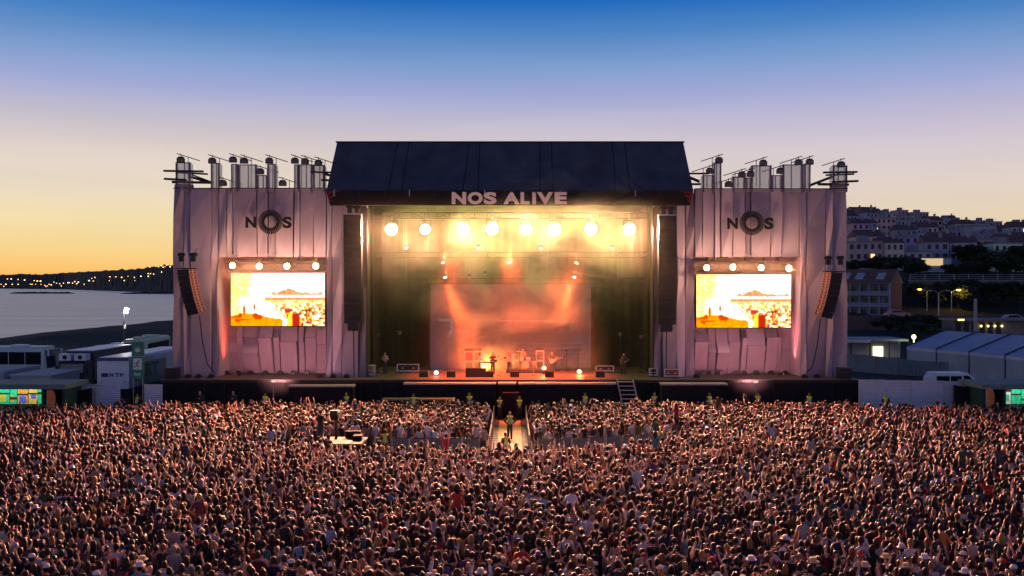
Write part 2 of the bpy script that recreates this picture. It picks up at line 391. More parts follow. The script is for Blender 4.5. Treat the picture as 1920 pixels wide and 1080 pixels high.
grid_y = [-60,-20,10,40,60,80,100,120,140,160,180,200,220,240,252,263,265.5,275,300] + list(range(330, 960, 30))
struct(sheet('ground', [-46,-38,-20,0,20,28,36,44,60,80], grid_y[:9], M_ground, zt))
struct(sheet('yard', [80,100,130], grid_y[:9], M_asph, zt))
struct(sheet('terrain', [-46,-30,-10,10,22,28,34,44] + list(range(60,520,18)) + [600,800], grid_y[8:], M_scrub, zt))
struct(sheet('terrain', [130,200,300,500,800], grid_y[:9], M_scrub, zt))
struct(sheet('grass_bank', [-90,-87,-84,-81,-78,-75,-72,-69,-66,-60,-54,-46], [-60,0,60,90] + list(range(100, 960, 10)), M_grassy, zt, .22))
struct(sheet('beach', [-160,-145,-135,-128,-122,-114,-104,-97,-90], [-60,0] + list(range(40, 960, 20)), M_sand, zt, .05))

# sea: long-exposure water, swell in bump, sky sheen streaks painted into the colour
def sea_material():
    m, t, b, n, l = nodes('evening sea')
    b.inputs['Base Color'].default_value = (.09,.10,.14,1); b.inputs['Roughness'].default_value = .28; b.inputs['Specular IOR Level'].default_value = .9
    b.inputs['IOR'].default_value = 2.3
    co = n('ShaderNodeTexCoord'); hs = []
    for sc, wgt in (((.0045,.030,1), 1.0), ((.02,.10,1), .45), ((.25,.55,1), .22)):
        mp = n('ShaderNodeMapping'); l(co.outputs['Object'], mp.inputs[0]); mp.inputs['Scale'].default_value = sc
        nz = n('ShaderNodeTexNoise'); nz.inputs['Scale'].default_value = 1; nz.inputs['Detail'].default_value = 3; l(mp.outputs[0], nz.inputs[0])
        mm = n('ShaderNodeMath'); mm.operation = 'MULTIPLY'; mm.inputs[1].default_value = wgt/max(sc[1], .03)*.02; l(nz.outputs[0], mm.inputs[0]); hs.append(mm)
    a = n('ShaderNodeMath'); l(hs[0].outputs[0], a.inputs[0]); l(hs[1].outputs[0], a.inputs[1])
    a2 = n('ShaderNodeMath'); l(a.outputs[0], a2.inputs[0]); l(hs[2].outputs[0], a2.inputs[1])
    mp = n('ShaderNodeMapping'); l(co.outputs['Object'], mp.inputs[0]); mp.inputs['Scale'].default_value = (.0025,.022,1)
    nz = n('ShaderNodeTexNoise'); nz.inputs['Scale'].default_value = 1; nz.inputs['Detail'].default_value = 6; nz.inputs['Roughness'].default_value = .65; l(mp.outputs[0], nz.inputs[0])
    cr = n('ShaderNodeValToRGB'); cr.color_ramp.elements[0].position = .36; cr.color_ramp.elements[0].color = (.07,.08,.115,1); cr.color_ramp.elements[1].position = .62; cr.color_ramp.elements[1].color = (.34,.31,.36,1)
    l(nz.outputs[0], cr.inputs[0]); l(cr.outputs[0], b.inputs['Base Color'])
    bp = n('ShaderNodeBump'); bp.inputs['Strength'].default_value = 1; bp.inputs['Distance'].default_value = 3.4; l(a2.outputs[0], bp.inputs['Height']); l(bp.outputs[0], b.inputs['Normal'])
    return m
sea_o = MB().quad((-7000,-800,-3),(-118,-800,-3),(-118,11000,-3),(-7000,11000,-3)).build('sea', sea_material()); struct(sea_o)

# far shore: low wooded ridge across the water
_base = [(-500,541),(0,541),(120,542.5),(200,545),(322,549),(420,551),(900,553)]
_ridge = [(-500,517),(0,516),(40,513.5),(75,515),(130,511),(200,507.5),(268,504),(290,499.5),(322,497),(420,492),(600,500),(900,515)]
def lerp(tab, x):
    for (a, ya), (b, yb) in zip(tab[:-1], tab[1:]):
        if x <= b: return ya + (yb-ya)*(x-a)/(b-a)
    return tab[-1][1]
def shore(px, t):
    yb = lerp(_base, px); D0 = 13.0*FPX/(yb-HOR); D = D0*(1+.10*t); y = yb + (lerp(_ridge, px)-yb)*t
    v = P(px, y, D); 
    if t == 0: v.z = -3.5
    return v
V, F = [], []; ts = [0,.12,.3,.5,.7,.85,1.0]; pxs = [x*2.5 for x in range(-200, 361)]
for px in pxs:
    for t in ts:
        v = shore(px, t); v.z += rnd.uniform(-1,1)*(2.2 if 0 < t < 1 else (1.0 if t == 1 else 0)) + (2.5*max(0, math.sin(px*.31)*math.sin(px*.083+1)) if t == 1 else 0); V.append(v)
    w = shore(px, 1) * 1.15; w.z = -3; V.append(w)
k = len(ts)+1
for i in range(len(pxs)-1):
    for j in range(k-1): F.append((i*k+j, i*k+j+1, (i+1)*k+j+1, (i+1)*k+j))
me = bpy.data.meshes.new('far_shore'); me.from_pydata(V, [], F); me.materials.append(M_hill); struct(inst('far_shore_hill', me))

# lamps on the far shore (photo pixels)
E_amber = emit('amber lamp', (1.0,.50,.12), 5.0); E_warm = emit('warm lamp', (1.0,.72,.40), 5.0)
lamp_px = [(2,533),(7,537),(14,523),(21,523),(11,533),(23,533),(34,524),(46,525),(34,533),(57,533),(60,533),(64,526),(70,527),(67,533),(76,527),(77,533),(84,535),(86,537),(92,533),(89,536),(96,534),
  (101,529),(106,531),(112,532),(115,536),(119,531),(128,530),(130,530),(136,531),(140,528),(144,532),(147,529),(158,533),(167,526),(172,522),(178,520),(175,527),(206,519),(205,526),(217,519),(228,520),(233,526),
  (240,518),(252,520),(253,526),(264,518),(278,518),(278,513),(282,513),(288,514),(303,510),(281,501),(292,499),(302,498),(309,500),(312,497),(319,500),(297,500),(306,501)]
lm = MB().ball((0,0,0), 1, 6, 4).mesh('lamp_glow', E_amber); lm2 = lm.copy(); lm2.materials[0] = E_warm
post = MB().tube((0,0,-6),(0,0,-.8),.12,n=4).mesh('lamp_post', M_blackpaint)
for i, (x, y) in enumerate(lamp_px):
    yb, yr = lerp(_base, x), lerp(_ridge, x); t = max(.03, min(1, (yb-y)/(yb-yr)))
    v = shore(x, t); v = v*.995; v.z = PZ(y, v.y); s = rnd.uniform(.55, 1.15)*v.y/1920*1.0
    am = rnd.random() < .7; nth = sorted(lamp_px).index((x, y))+1; suf = 'th' if 10 < nth < 14 else {1:'st',2:'nd',3:'rd'}.get(nth % 10, 'th')
    h = thing('shore_lamp', f"small {'amber' if am else 'pale'} lamp on the dark far shore, {nth}{suf} from the left edge", 'lamp', v, group='lamps on the far shore')
    inst('lamp_head', lm if am else lm2, h, scale=(s*rnd.uniform(1,1.5), s, s*.8)); inst('post', post, h)

# two breakwaters
def breakwater(x0, x1, y, label):
    D = 13.0*FPX/(y+1.5-HOR); a, b = PX(x0, D), PX(x1, D); mb = MB(); n = 40
    V, F = [], []
    for i in range(n+1):
        X = a+(b-a)*i/n; e = min(i, n-i); h = (2.6*min(1, .4+e*.15) + rnd.uniform(-.5,.5))
        for dy, z in ((-9,-3.6),(-3,-3+h*.8),(3,-3+h),(9,-3.6)): V.append((X, D+dy+rnd.uniform(-.8,.8), z))
    for i in range(n):
        for j in range(3): F.append((i*4+j, (i+1)*4+j, (i+1)*4+j+1, i*4+j+1))
    F += [(0,1,2,3), (n*4+3,n*4+2,n*4+1,n*4)]
    mb.add(V, F); return tag(mb.build('breakwater', mat('wet rock', (.03,.03,.033), .9, var=.4, scale=.3)), label, 'breakwater')
breakwater(20, 137, 549, 'long dark rock breakwater lying in the bay, farther from the stage')
breakwater(227, 420, 549.5, 'dark rock breakwater that runs out from behind the white stage wing')

# ================================================================== trees
M_leaf = [mat('leaves dark', (.040,.062,.030), .8, var=.5, scale=.7), mat('leaves grey green', (.058,.078,.045), .8, var=.5, scale=.7), mat('leaves pine', (.032,.050,.030), .8, var=.5, scale=.7)]
M_bark = mat('bark', (.05,.035,.025), .9, var=.3, scale=4)
def crown_mesh(seed, n, lobes, flat=1.0, leaf=.22, m=0):
    r = random.Random(seed); V, F = [], []
    L_ = [(Vector((r.uniform(-.6,.6), r.uniform(-.6,.6), r.uniform(-.35,.6)*flat)), r.uniform(.25,.48)) for _ in range(lobes)]
    for _ in range(n):
        c, rad = r.choice(L_); d = Vector((r.gauss(0,1), r.gauss(0,1), r.gauss(0,1))).normalized()
        p = c + d*rad*(r.random()**.4); p.z = p.z*flat if flat < 1 else p.z
        a = Vector((r.gauss(0,1), r.gauss(0,1), r.gauss(0,1)))*leaf*.3; b = Vector((r.gauss(0,1), r.gauss(0,1), r.gauss(0,1)))*leaf*.3
        i = len(V); V += [p-a, p+b, p+a, p-b*.7]; F.append((i,i+1,i+2,i+3))
    me = bpy.data.meshes.new('crown'); me.from_pydata(V, [], F); me.materials.append(M_leaf[m]); return me
crowns = [crown_mesh(1, 2200, 9, leaf=.2), crown_mesh(2, 2200, 7, leaf=.2, m=1), crown_mesh(3, 2200, 10, .8, leaf=.18, m=2), crown_mesh(4, 1800, 6, leaf=.22, m=1)]
tm = MB(); tm.tube((0,0,-.12),(0,0,.45),.045,.03,7)
for a in range(5):
    c, s = math.cos(a*1.26), math.sin(a*1.26); tm.tube((0,0,.25+.05*a),(c*.3,s*.3,.62+.06*(a % 3)),.018,.006,5)
trunk_me = tm.mesh('trunk', M_bark)
def tree(X, Y, h, w, kind, label, group=None, z=None):
    z = zt(X, Y) if z is None else z
    t = thing('tree', label, 'tree', (X, Y, z), rnd.uniform(0,6.28), group)
    inst('trunk', trunk_me, t, scale=(h*.9,)*3); inst('crown', crowns[kind], t, (0,0,h*.58), (0,0,rnd.uniform(0,6)), (w/2/.85, w/2/.85, h*.42/.85)); return t
# ================================================================== the town on the hill
E_win = emit('lit window', (1.0,.62,.25), 1.6); E_winw = emit('white lit window', (.8,.9,1.0), 1.5)
pal = [(.34,.36,.42),(.50,.41,.42),(.48,.49,.55),(.32,.37,.46),(.42,.33,.32),(.28,.31,.39),(.56,.55,.57),(.37,.33,.34)]  # wall colours paled and blued: distance haze put into the colour
M_roof = mat('clay roof', (.20,.11,.09), .85, var=.3, scale=.8); M_flat = mat('flat roof', (.24,.25,.29), .9)
M_wing = mat('dark window', (.018,.022,.03), .25, var=.3, scale=.6)
def house(X, Y, w, d, h, storeys, cols, col, roof, label, lit=()):
    z = min(zt(X-w/2, Y), zt(X+w/2, Y)) - .3
    t = thing('hill_house', label, 'house', (X, Y, z), rnd.uniform(-.25,.25))
    mb = MB(); mb.box(-w/2, w/2, 0, d, -3, h); mb.build('wall', M_tintwall, t, local=True, color=col)
    mb = MB(); lits = MB()
    sh = h/storeys
    for s in range(storeys):
        for c in range(cols):
            cx = -w/2 + w*(c+.5)/cols; ww = w/cols*rnd.choice([.42,.42,.55]); zz = s*sh + sh*.28
            (lits if (s, c) in lit else mb).box(cx-ww/2, cx+ww/2, -.06, .1, zz, zz+sh*.5)
        if rnd.random() < .5: mb.box(-w/2, w/2, -.7, 0, s*sh+sh*.08, s*sh+sh*.14)
    wo = mb.build('windows', M_wing, t, local=True); wo['kind'] = 'stuff'
    if lits.v: lits.build('lit_window', E_win, t, local=True)
    if roof == 0:
        r = MB(); r.box(-w/2-.3, w/2+.3, -.3, d+.3, h, h+.35)
        r.box(-w*.2, w*.12, d*.3, d*.6, h+.3, h+2.2); r.build('roof', M_flat, t, local=True)
        MB().tube((w*.3, d*.4, h), (w*.3, d*.4, h+2.6), .06, n=4).build('antenna', M_blackpaint, t, local=True)
    else:
        r = MB(); rh = w*.16+1
        r.add([(-w/2-.5,-.5,h),(w/2+.5,-.5,h),(w/2+.5,d+.5,h),(-w/2-.5,d+.5,h),(-w/2,d/2,h+rh),(w/2,d/2,h+rh)], [(0,1,5,4),(2,3,4,5),(1,2,5),(3,0,4),(0,3,2,1)])
        ro = r.build('roof', M_roof, t, local=True)
        MB().box(w*.2, w*.2+.9, d*.35, d*.35+.8, h+.4, h+rh+1.1).build('chimney', M_tintwall, ro, local=True, color=(.35,.3,.28))
    return t
hc = ['ash grey','dusty pink','pale grey','blue grey','terracotta','slate grey','off-white','brown']
band = ['foot of the hill','row above the foot','lowest slope','lower slope','lower middle slope','middle slope','upper middle slope','upper slope','row below the top','hilltop']
used_lab = {}
for ri, D in enumerate([325, 362, 400, 440, 482, 526, 572, 620, 670, 718]):
    px = 1578 + (ri*17) % 23; k = 0
    while px < 1945:
        w = rnd.uniform(5.5, 10.5)*(1+.07*ri*.5); wpx = w*FPX/D
        ci = rnd.randrange(8); st = rnd.choice([2,2,3,3,3,4,4]); ro = 0 if rnd.random() < .62 else 1
        if D <= 385 and 1700 < px: st = min(st, 3)
        lit = [(rnd.randrange(st), rnd.randrange(4))] if rnd.random() < .14 else []
        X = PX(px+wpx/2, D + 0)
        lab = f"{hc[ci]} {['two','three','four','five'][st-2]}-storey {'flat-roofed' if ro == 0 else 'tile-roofed'} house{' with lit window' if lit else ''}, {ORD[min(k,24)]} from the stage, {band[ri]}"
        house(X, D+rnd.uniform(-9,9), w, 10, st*3.0, st, max(3, int(w/2.0)), tuple(min(.85, c*rnd.uniform(1.0,1.5)) for c in pal[ci]), ro, lab, lit)
        px += wpx*rnd.uniform(1.0, 1.2); k += 1
# the landmark with the arched window near the top
def arch_house():
    D = 470; p = P(1820, 449, D); t = thing('arch_building', 'pale building with one huge arched window high on the town hill', 'building', (p.x, D-14, p.z-1))
    MB().box(-5.2, 5.2, 0, 12, -8, 6.3).build('wall', M_tintwall, t, local=True, color=(.40,.39,.42))
    pts = [(3.4*math.cos(a*math.pi/14), .5+4.4*math.sin(a*math.pi/14)) for a in range(15)]
    MB().prism(pts, -.12, .1).build('arched_window', M_wing, t, local=True)
    mb = MB()
    for a in (3,5,7,9,11): mb.tube((0,-.16,.6), (3.3*math.cos(a*math.pi/14), -.16, .5+4.2*math.sin(a*math.pi/14)), .1, n=4)
    mb.build('window_bars', M_alu, t, local=True)
    MB().box(-5.5, 5.5, -.3, 12.3, 6.3, 6.9).build('roof', M_flat, t, local=True)
arch_house()
# long block lit amber from inside, low on the slope
def lit_block():
    D = 318; a, b = P(1728, 499, D), P(1784, 499, D); z1 = PZ(484, D); t = thing('pavilion', 'long low pavilion glowing amber behind its ribbed glazing', 'building', (a.x, D, a.z))
    w = b.x-a.x; h = z1-a.z
    MB().box(0, w, .3, 8, -5, h).build('wall', M_tintwall, t, local=True, color=(.30,.36,.45))
    for i in range(12): MB().box(w*.72*i/12+.04, w*.72*(i+1)/12-.06, 0, .25, .15, h-.1).build('lit_pane', E_win_soft, t, local=True)
    MB().box(w*.73, w, .05, .28, .15, h-.1).build('pale_panel', mat('pale blue panel', (.45,.58,.75), .5), t, local=True)
    MB().box(-.3, w+.3, -.4, 8.3, h, h+.3).build('roof', M_flat, t, local=True)
E_win_soft = emit('soft amber glazing', (1.0,.70,.36), .75)
lit_block()
def blue_shed():
    D = 300; p = P(1758, 522, D); t = thing('glass_pavilion', 'small blue glass pavilion with a thin white slab roof above the stone wall', 'building', (p.x, D, p.z))
    MB().box(-1.9, 1.9, 0, 4, -2, 1.9).build('glass', mat('blue glass', (.05,.12,.17), .15), t, local=True)
    MB().box(-2.9, 2.4, -.8, 5, 1.9, 2.15).build('roof', mat('white slab', (.6,.62,.68), .7), t, local=True)
blue_shed()

# terrace house with balconies
def apartment():
    D = 238; c = P(1668, 590, D); rot = R(-38)
    t = thing('terrace_block', 'white balconied apartment block with red roof and red gable beside the stage', 'building', (c.x, D, c.z-1.2), rot)
    # local: front along -X from the corner (0,0), gable along +Y... front faces -Y
    w, d, h = 14.0, 9.0, 8.5
    MB().box(-w, 0, 1.1, d, 0, h).build('wall', M_tintwall, t, local=True, color=(.17,.085,.08))
    fr = MB()
    for s in range(4): fr.box(-w, -.05, 0, 1.1, s*2.7+.2 if s else 0, s*2.7+.45)
    for i in range(7): fr.box(-w+ i*(w-.25)/6, -w+i*(w-.25)/6+.22, 0, 1.08, .45, h)
    fr.build('balcony_frame', M_tintwall, t, local=True, color=(.30,.30,.37))
    wall = MB().box(-w, -.1, 1.0, 1.09, .4, h).build('balcony_wall', M_tintwall, t, local=True, color=(.22,.23,.32))
    dm = MB().box(-.55, .55, -.06, .06, 0, 1.9).mesh('balcony_door', M_wing); rm = MB().box(-1.05, 1.05, -.03, .03, 0, .8).mesh('parapet', M_tintwall)
    for s in range(3):
        for i in range(6):
            x = -w + (i+.5)*(w-.25)/6 + .1
            inst('balcony_door', dm, t, (x+rnd.choice([-.4,0,.4]), .97, s*2.7+.46)); inst('parapet', rm, t, (x, .08, s*2.7+.46), color=(.26,.27,.34))
    ro = MB(); ro.add([(-w-.3,-.3,h),(.3,-.3,h),(.3,d+.3,h),(-w-.3,d+.3,h),(-w-.3,d*.55,h+3.4),(.3,d*.55,h+3.4)], [(0,1,5,4),(2,3,4,5),(1,2,5),(3,0,4),(0,3,2,1)])
    r = ro.build('roof', M_roof, t, local=True)
    for x in (-12,-8.6,-3.6):
        k = 3.4/(d*.55+.3); MB().add([(x,1.2,h+1.5*k+.25),(x+1.9,1.2,h+1.5*k+.25),(x+1.9,3.2,h+3.5*k+.25),(x,3.2,h+3.5*k+.25),(x,1.2,h+1.5*k-.2),(x+1.9,1.2,h+1.5*k-.2),(x+1.9,3.2,h+3.5*k-.2),(x,3.2,h+3.5*k-.2)],
            [(0,1,2,3),(0,4,5,1),(1,5,6,2),(2,6,7,3),(3,7,4,0)]).build('skylight', mat('skylight', (.45,.5,.55), .3), r, local=True)
apartment()

# retaining wall of stone under a fence
def retaining():
    D = 264; x0, x1 = PX(1706, D), PX(1960, D); z1 = PZ(527, D)
    t = thing('retaining_wall', 'tall rough stone retaining wall under the fence and trees', 'wall', (x0, D, 5.5))
    M_stone = mat('rough stone', (.15,.13,.12), .9, var=.45, scale=.7, bump=.8, bscale=1.5)
    MB().box(0, x1-x0, 0, 1, -1, z1-5.5).build('wall_body', M_stone, t, local=True)
    MB().box(-.1, x1-x0, -.1, 1.1, z1-5.5, z1-5.2).build('coping', mat('coping stone', (.26,.24,.23), .85), t, local=True)
    f = thing('wire_fence', 'thin wire fence on pale posts along the top of the stone wall', 'fence', (x0, D+.5, z1+.3))
    pm = MB().box(-.09,.09,-.09,.09,0,1.5).mesh('post', mat('concrete post', (.3,.3,.3), .9))
    for i in range(10): inst('post', pm, f, ((x1-x0)*i/9*.97+.3, 0, 0))
    mb = MB()
    for z in (.4,.9,1.4): mb.tube((0,0,z),(x1-x0-.5,0,z),.02,n=4)
    mb.build('wire', M_steel, f, local=True)
retaining()

# road, low wall, station lights
MB().box(PX(1560,182), PX(1990,182), 182, 183, 0, 4.6).build('low_wall', mat('brown wall', (.15,.10,.085), .9, var=.3, scale=.5))
tag(bpy.data.objects['low_wall'], 'long low brown wall along the road below the town', 'wall')
def station():
    D = 160; x0, x1 = PX(1786, D), PX(1990, D); t = thing('roadside_building', 'low roadside building with round yellow lamps along its front', 'building', (x0, D, zt(x0, D)))
    w = x1-x0; h = PZ(601, D)-zt(x0, D)
    MB().box(0, w, 0, 4, -1, h).build('wall', M_tintwall, t, local=True, color=(.22,.19,.17))
    MB().box(-.4, w+.4, -1.2, 4.4, h, h+.3).build('roof', M_flat, t, local=True)
    for i in range(6): MB().box(.5+i*1.25, 1.3+i*1.25, -.06, .1, .6, h-.3).build('window', M_wing, t, local=True)
    g = MB().ball((0,0,0), .16, 8, 5).mesh('lamp', emit('yellow lamp', (1,.75,.2), 6))
    for x in (1838,1851,1864,1877): inst('lamp', g, t, (PX(x, D)-x0, -.3, h-.85))
    MB().box(.3, 1.3, -1.24, -1.1, h+.02, h+.28).build('lit_sign', emit('yellow sign', (1,.8,.2), 2.5), t, local=True)
station()

def street_lamp(x, ytop, ybot, D, lit, label, arms=(1,), h=None):
    z0 = PZ(ybot, D); top = PZ(ytop, D); X = PX(x, D)
    t = thing('street_lamp', label, 'street lamp', (X, D, z0))
    H_ = top-z0; mb = MB(); mb.tube((0,0,-2),(0,0,H_),.12,.07,8)
    for s in arms: mb.path([(0,0,H_-.1),(s*.7,0,H_+.35),(s*1.5,0,H_+.45)], .05, 6)
    mb.build('pole', M_alu, t, local=True)
    for s in arms:
        M_ = Matrix.Rotation(R(90), 3, 'Y')
        MB().ball((s*1.75,0,H_+.42), (.55,.2,.14), 8, 5).build('lamp_head', M_alu if not lit else emit('lamp glow', lit[0], lit[1]), t, True, local=True)
        if lit: point('lamp_light', (X+s*1.75, D-.3, top+.1), lit[2], lit[0], .3, t)
    return t
street_lamp(1738, 546, 600, 246, ((1,.52,.08), 14, 120), 'lit amber street lamp in front of the stone wall, nearer the stage', (-1,))
street_lamp(1784, 547, 600, 246, ((1,.52,.08), 14, 500), 'lit amber street lamp glowing into a tree before the stone wall', (1,))
street_lamp(1760, 549, 606, 200, None, 'unlit twin-headed street lamp with tall pale pole below the stone wall', (-1,1))
MB().tube(P(1829,560,150), P(1829,640,150), .22, .26, 10).build('concrete_pole', mat('concrete', (.34,.33,.33), .85))
tag(bpy.data.objects['concrete_pole'], 'thick pale concrete pole rising behind the white marquee', 'pole')

# trees of the slope
trees = [ # px, unused, D, h, w, kind
 (1600,505,300,4.5,9,0),(1640,500,292,5.5,11,2),(1672,497,285,6,10,0),(1702,500,280,6.5,9,1),(1722,512,276,5,7,2),
 (1806,498,320,8,11,0),(1838,492,340,9.5,12,2),(1868,505,300,7.5,12,1),(1905,500,310,8.5,12,0),(1938,500,315,9,13,2),(1825,515,280,5,9,1),(1794,520,276,4.5,8,2),(1885,518,278,5,9,0),
 (1725,570,252,6.5,8,2),(1748,575,250,6,8,0),(1775,562,252,6.5,7,3),(1797,572,250,6.5,8,1),(1822,560,256,7,7,2),(1850,572,252,6,9,0),(1880,568,252,6.5,10,2),(1912,570,250,6.5,10,0),(1940,570,250,6.5,10,1),
 (1664,622,172,3.4,4.5,0),(1690,622,168,4,6,2),(1722,624,160,3.4,6,1),(1750,618,170,3.6,6,0),
 (1690,455,470,5,8,0),(1880,465,410,6,11,0),(1910,468,405,6,10,1),(1740,470,400,5,8,2),(1650,470,390,5,7,1),(1765,412,690,6,14,0),(1795,416,680,7,16,2),(1620,430,560,5,9,0),(1715,440,520,5,9,2)]
for i, (x, y, D, h, w, k) in enumerate(trees):
    where = 'above the stone wall' if D in range(270,335) else 'in front of the stone wall' if D in range(245,260) else 'by the low brown wall' if D < 200 else 'among the hill houses'
    same = [q for q in trees if (270 <= q[2] < 335) == (270 <= D < 335) and (245 <= q[2] < 260) == (245 <= D < 260) and (q[2] < 200) == (D < 200)]
    n = sorted(q[0] for q in same).index(x); X = PX(x, D)
    tree(X, D, h, w, k, f"dark bushy tree {where}, {ORD[n] if n < 14 else 'last'} from the stage", 'trees on the town slope')
# ================================================================== vehicles and yards beside the stage
M_vwhite = mat('vehicle white', (.80,.82,.84), .35, var=.08, scale=1.2, spec=.5); M_rub = mat('rubber', (.015,.015,.015), .8)
M_vgreen = mat('vehicle pale green', (.66,.80,.72), .35, var=.08); M_rim = mat('wheel rim', (.4,.4,.42), .4, .6)
wheel_me = MB().tube((-.16,0,0),(.16,0,0),.5,.5,16).mesh('tyre', M_rub); rim_me = MB().tube((-.18,0,0),(.18,0,0),.28,.26,12).mesh('rim', M_rim)
def wheels(t, W, ys, r=1.0):
    for y in ys:
        for s in (-1,1):
            w = inst('wheel', wheel_me, t, (s*(W/2-.15), y, .5*r), scale=(1,r,r)); inst('rim', rim_me, w)
def bevel_box(x0, x1, y0, y1, z0, z1, c=.25):
    mb = MB(); pts = [(x0+c*.3,z0),(x1-c*.3,z0),(x1,z0+c*.3),(x1,z1-c),(x1-c,z1),(x0+c,z1),(x0,z1-c),(x0,z0+c*.3)]
    mb.prism(pts, y0, y1); return mb
def coach(label, loc, rot, L=12.0, W=2.55, H=3.5, body=M_vwhite, band=True):
    t = thing('coach', label, 'coach', loc, rot)
    bevel_box(-W/2, W/2, .25, L, .35, H, .22).build('body', body, t, local=True)
    # raked windscreen nose
    mb = MB(); mb.add([(-W/2+.02,.25,.4),(W/2-.02,.25,.4),(W/2-.1,-.1,.7),(-W/2+.1,-.1,.7),(-W/2+.1,0,1.3),(W/2-.1,0,1.3),(W/2-.22,.26,H-.25),(-W/2+.22,.26,H-.25)], [(0,1,2,3),(3,2,5,4),(4,5,6,7),(0,3,4,7),(1,6,5,2)])
    mb.build('nose', body, t, local=True)
    MB().add([(-W/2+.2,-.03,1.35),(W/2-.2,-.03,1.35),(W/2-.3,.19,H-.4),(-W/2+.3,.19,H-.4)], [(0,1,2,3)]).build('windscreen', M_glassdark, t, local=True)
    for s in (-1,1):
        for k in range(7):
            y0 = .5+k*(L-1)/7; MB().box(s*W/2-.02, s*W/2+.025, y0+.04, y0+(L-1)/7-.04, 1.75, H-.55).build('side_window', M_glassdark, t, local=True)
        MB().box(s*W/2-.01, s*W/2+.02, .4, L-.2, 1.25, 1.32).build('trim_line', M_blackpaint, t, local=True)
        mm = MB(); mm.path([(s*W/2*.9,.1,H-.3),(s*(W/2+.28),-.35,H-.35)], .04, 5); mm.box(s*(W/2+.28)-.1, s*(W/2+.28)+.1, -.42, -.3, H-.95, H-.35); mm.build('mirror', M_vwhite, t, local=True)
        MB().box(s*W*.33-.25, s*W*.33+.25, -.13, -.06, .72, .95).build('headlight', mat('lamp glass', (.7,.7,.7), .1), t, local=True)
    MB().box(-.8,.8,L*.55,L*.55+2,H,H+.22).build('roof_unit', body, t, local=True)
    MB().box(-.7,.7,L*.2,L*.2+1.4,H,H+.16).build('roof_unit', body, t, local=True)
    wheels(t, W, (2.4, L-3.2)); return t
coach('white coach parked side-on with dark windows and a front mirror, behind the grey cabin', (PX(97,108), 108, 0), R(90), 13, 2.6, 3.6, M_vgreen)
coach('yellow-green coach whose roof shows above the white broadcast trucks', (PX(268,121), 118, 0), R(4), 11, 2.6, 3.75, mat('yellow green', (.68,.70,.42), .4))
coach('pale coach farther back between the lorry and the broadcast truck', (PX(196,116), 112, 0), R(-6), 11, 2.5, 3.1, M_vwhite)

def lorry():
    D = 96; t = thing('lorry', 'dark box lorry facing the crowd with two square units on its cab roof', 'lorry', (PX(133, D), D, 0))
    M_cab = mat('dark cab paint', (.03,.035,.045), .4); W = 2.5
    mb = MB(); mb.prism([(0,.5),(0,1.5),(.18,2.7),(.5,2.85),(2.0,2.9),(2.0,.5)], -W/2, W/2, 'x'); mb.build('cab', M_cab, t, local=True)
    MB().add([(-1.12,-.01,1.55),(1.12,-.01,1.55),(1.05,.16,2.6),(-1.05,.16,2.6)], [(0,1,2,3)]).build('windscreen', M_glassdark, t, local=True)
    MB().box(-1.2,1.2,-.12,.1,.45,.85).build('bumper', M_vwhite, t, local=True)
    for s in (-1,1):
        MB().box(s*.9-.2, s*.9+.2, -.15, -.1, .55, .75).build('headlight', mat('lamp glass', (.7,.7,.7), .1), t, local=True)
        u = MB().box(s*.72-.55, s*.72+.55, .3, 1.3, 2.92, 3.55).build('roof_unit', M_vwhite, t, local=True)
        MB().tube((s*.72,.26,3.23),(s*.72,.32,3.23),.2,.2,12).build('fan', M_black, u, local=True)
        MB().box(s*1.45-.1, s*1.45+.1, .1, .25, 1.7, 2.5).build('mirror', M_cab, t, local=True)
    MB().box(-.5,.5,-.09,.02,1.15,1.3).build('grille', M_black, t, local=True)
    MB().box(-1.3,1.3,2.2,12,.9,3.7).build('cargo_box', mat('dark box', (.05,.055,.07), .5), t, local=True)
    MB().box(-1.32,1.32,2.1,12.1,3.7,3.78).build('box_roof', M_vwhite, t, local=True)
    wheels(t, W, (1.2, 8.5, 10)); return t
lorry()
def ob_truck():
    t = thing('broadcast_truck', 'long white broadcast truck with dark lettering on its end and side', 'truck', (PX(212,84), 84, 0))
    W, Lg, H_ = 2.6, 15.0, 4.1
    bevel_box(-W/2, W/2, 0, Lg, 1.5, H_, .18).build('body', M_vwhite, t, local=True)
    MB().box(-W/2+.05, W/2-.05, .1, Lg-.1, .7, 1.5).build('skirt', M_blackpaint, t, local=True)
    MB().box(-W/2+.04, W/2-.04, -.1, .03, H_-.3, H_-.04).build('roof_edge', mat('blue trim', (.08,.1,.2), .4), t, local=True)
    MB().box(-.95,-.4,-.03,.01,2.48,2.8).build('logo_block', mat('dark blue print', (.05,.06,.12), .5), t, local=True)
    inst('lettering', text_mesh('lettering', 'RTP', 1.15, .32, .02, mat('blue print', (.05,.06,.14), .5), .02), t, (.32,-.02,2.64))
    o = inst('lettering', text_mesh('lettering', 'ERT', 4.6, 1.1, .02, mat('green print', (.03,.07,.06), .5), .02), t, (W/2+.02, 4.7, 2.75), (0,0,R(90)))
    for k in range(5): MB().box(W/2, W/2+.03, 1.4, 2.0, 2.0+k*.24, 2.12+k*.24).build('stripe', mat('green print', (.03,.07,.06), .5), t, local=True)
    MB().box(W/2-.01, W/2+.025, 2.6, 9, 1.55, 3.5).build('side_panel', mat('grey green panel', (.22,.30,.30), .5), t, local=True)
    for s in (-1,1): MB().box(s*.95-.12, s*.95+.12, -.05, .02, 2.0, 2.2).build('tail_lamp', mat('lamp pale', (.7,.6,.55), .3), t, local=True)
    wheels(t, W, (1.5,2.8,10)); return t
ob_truck()

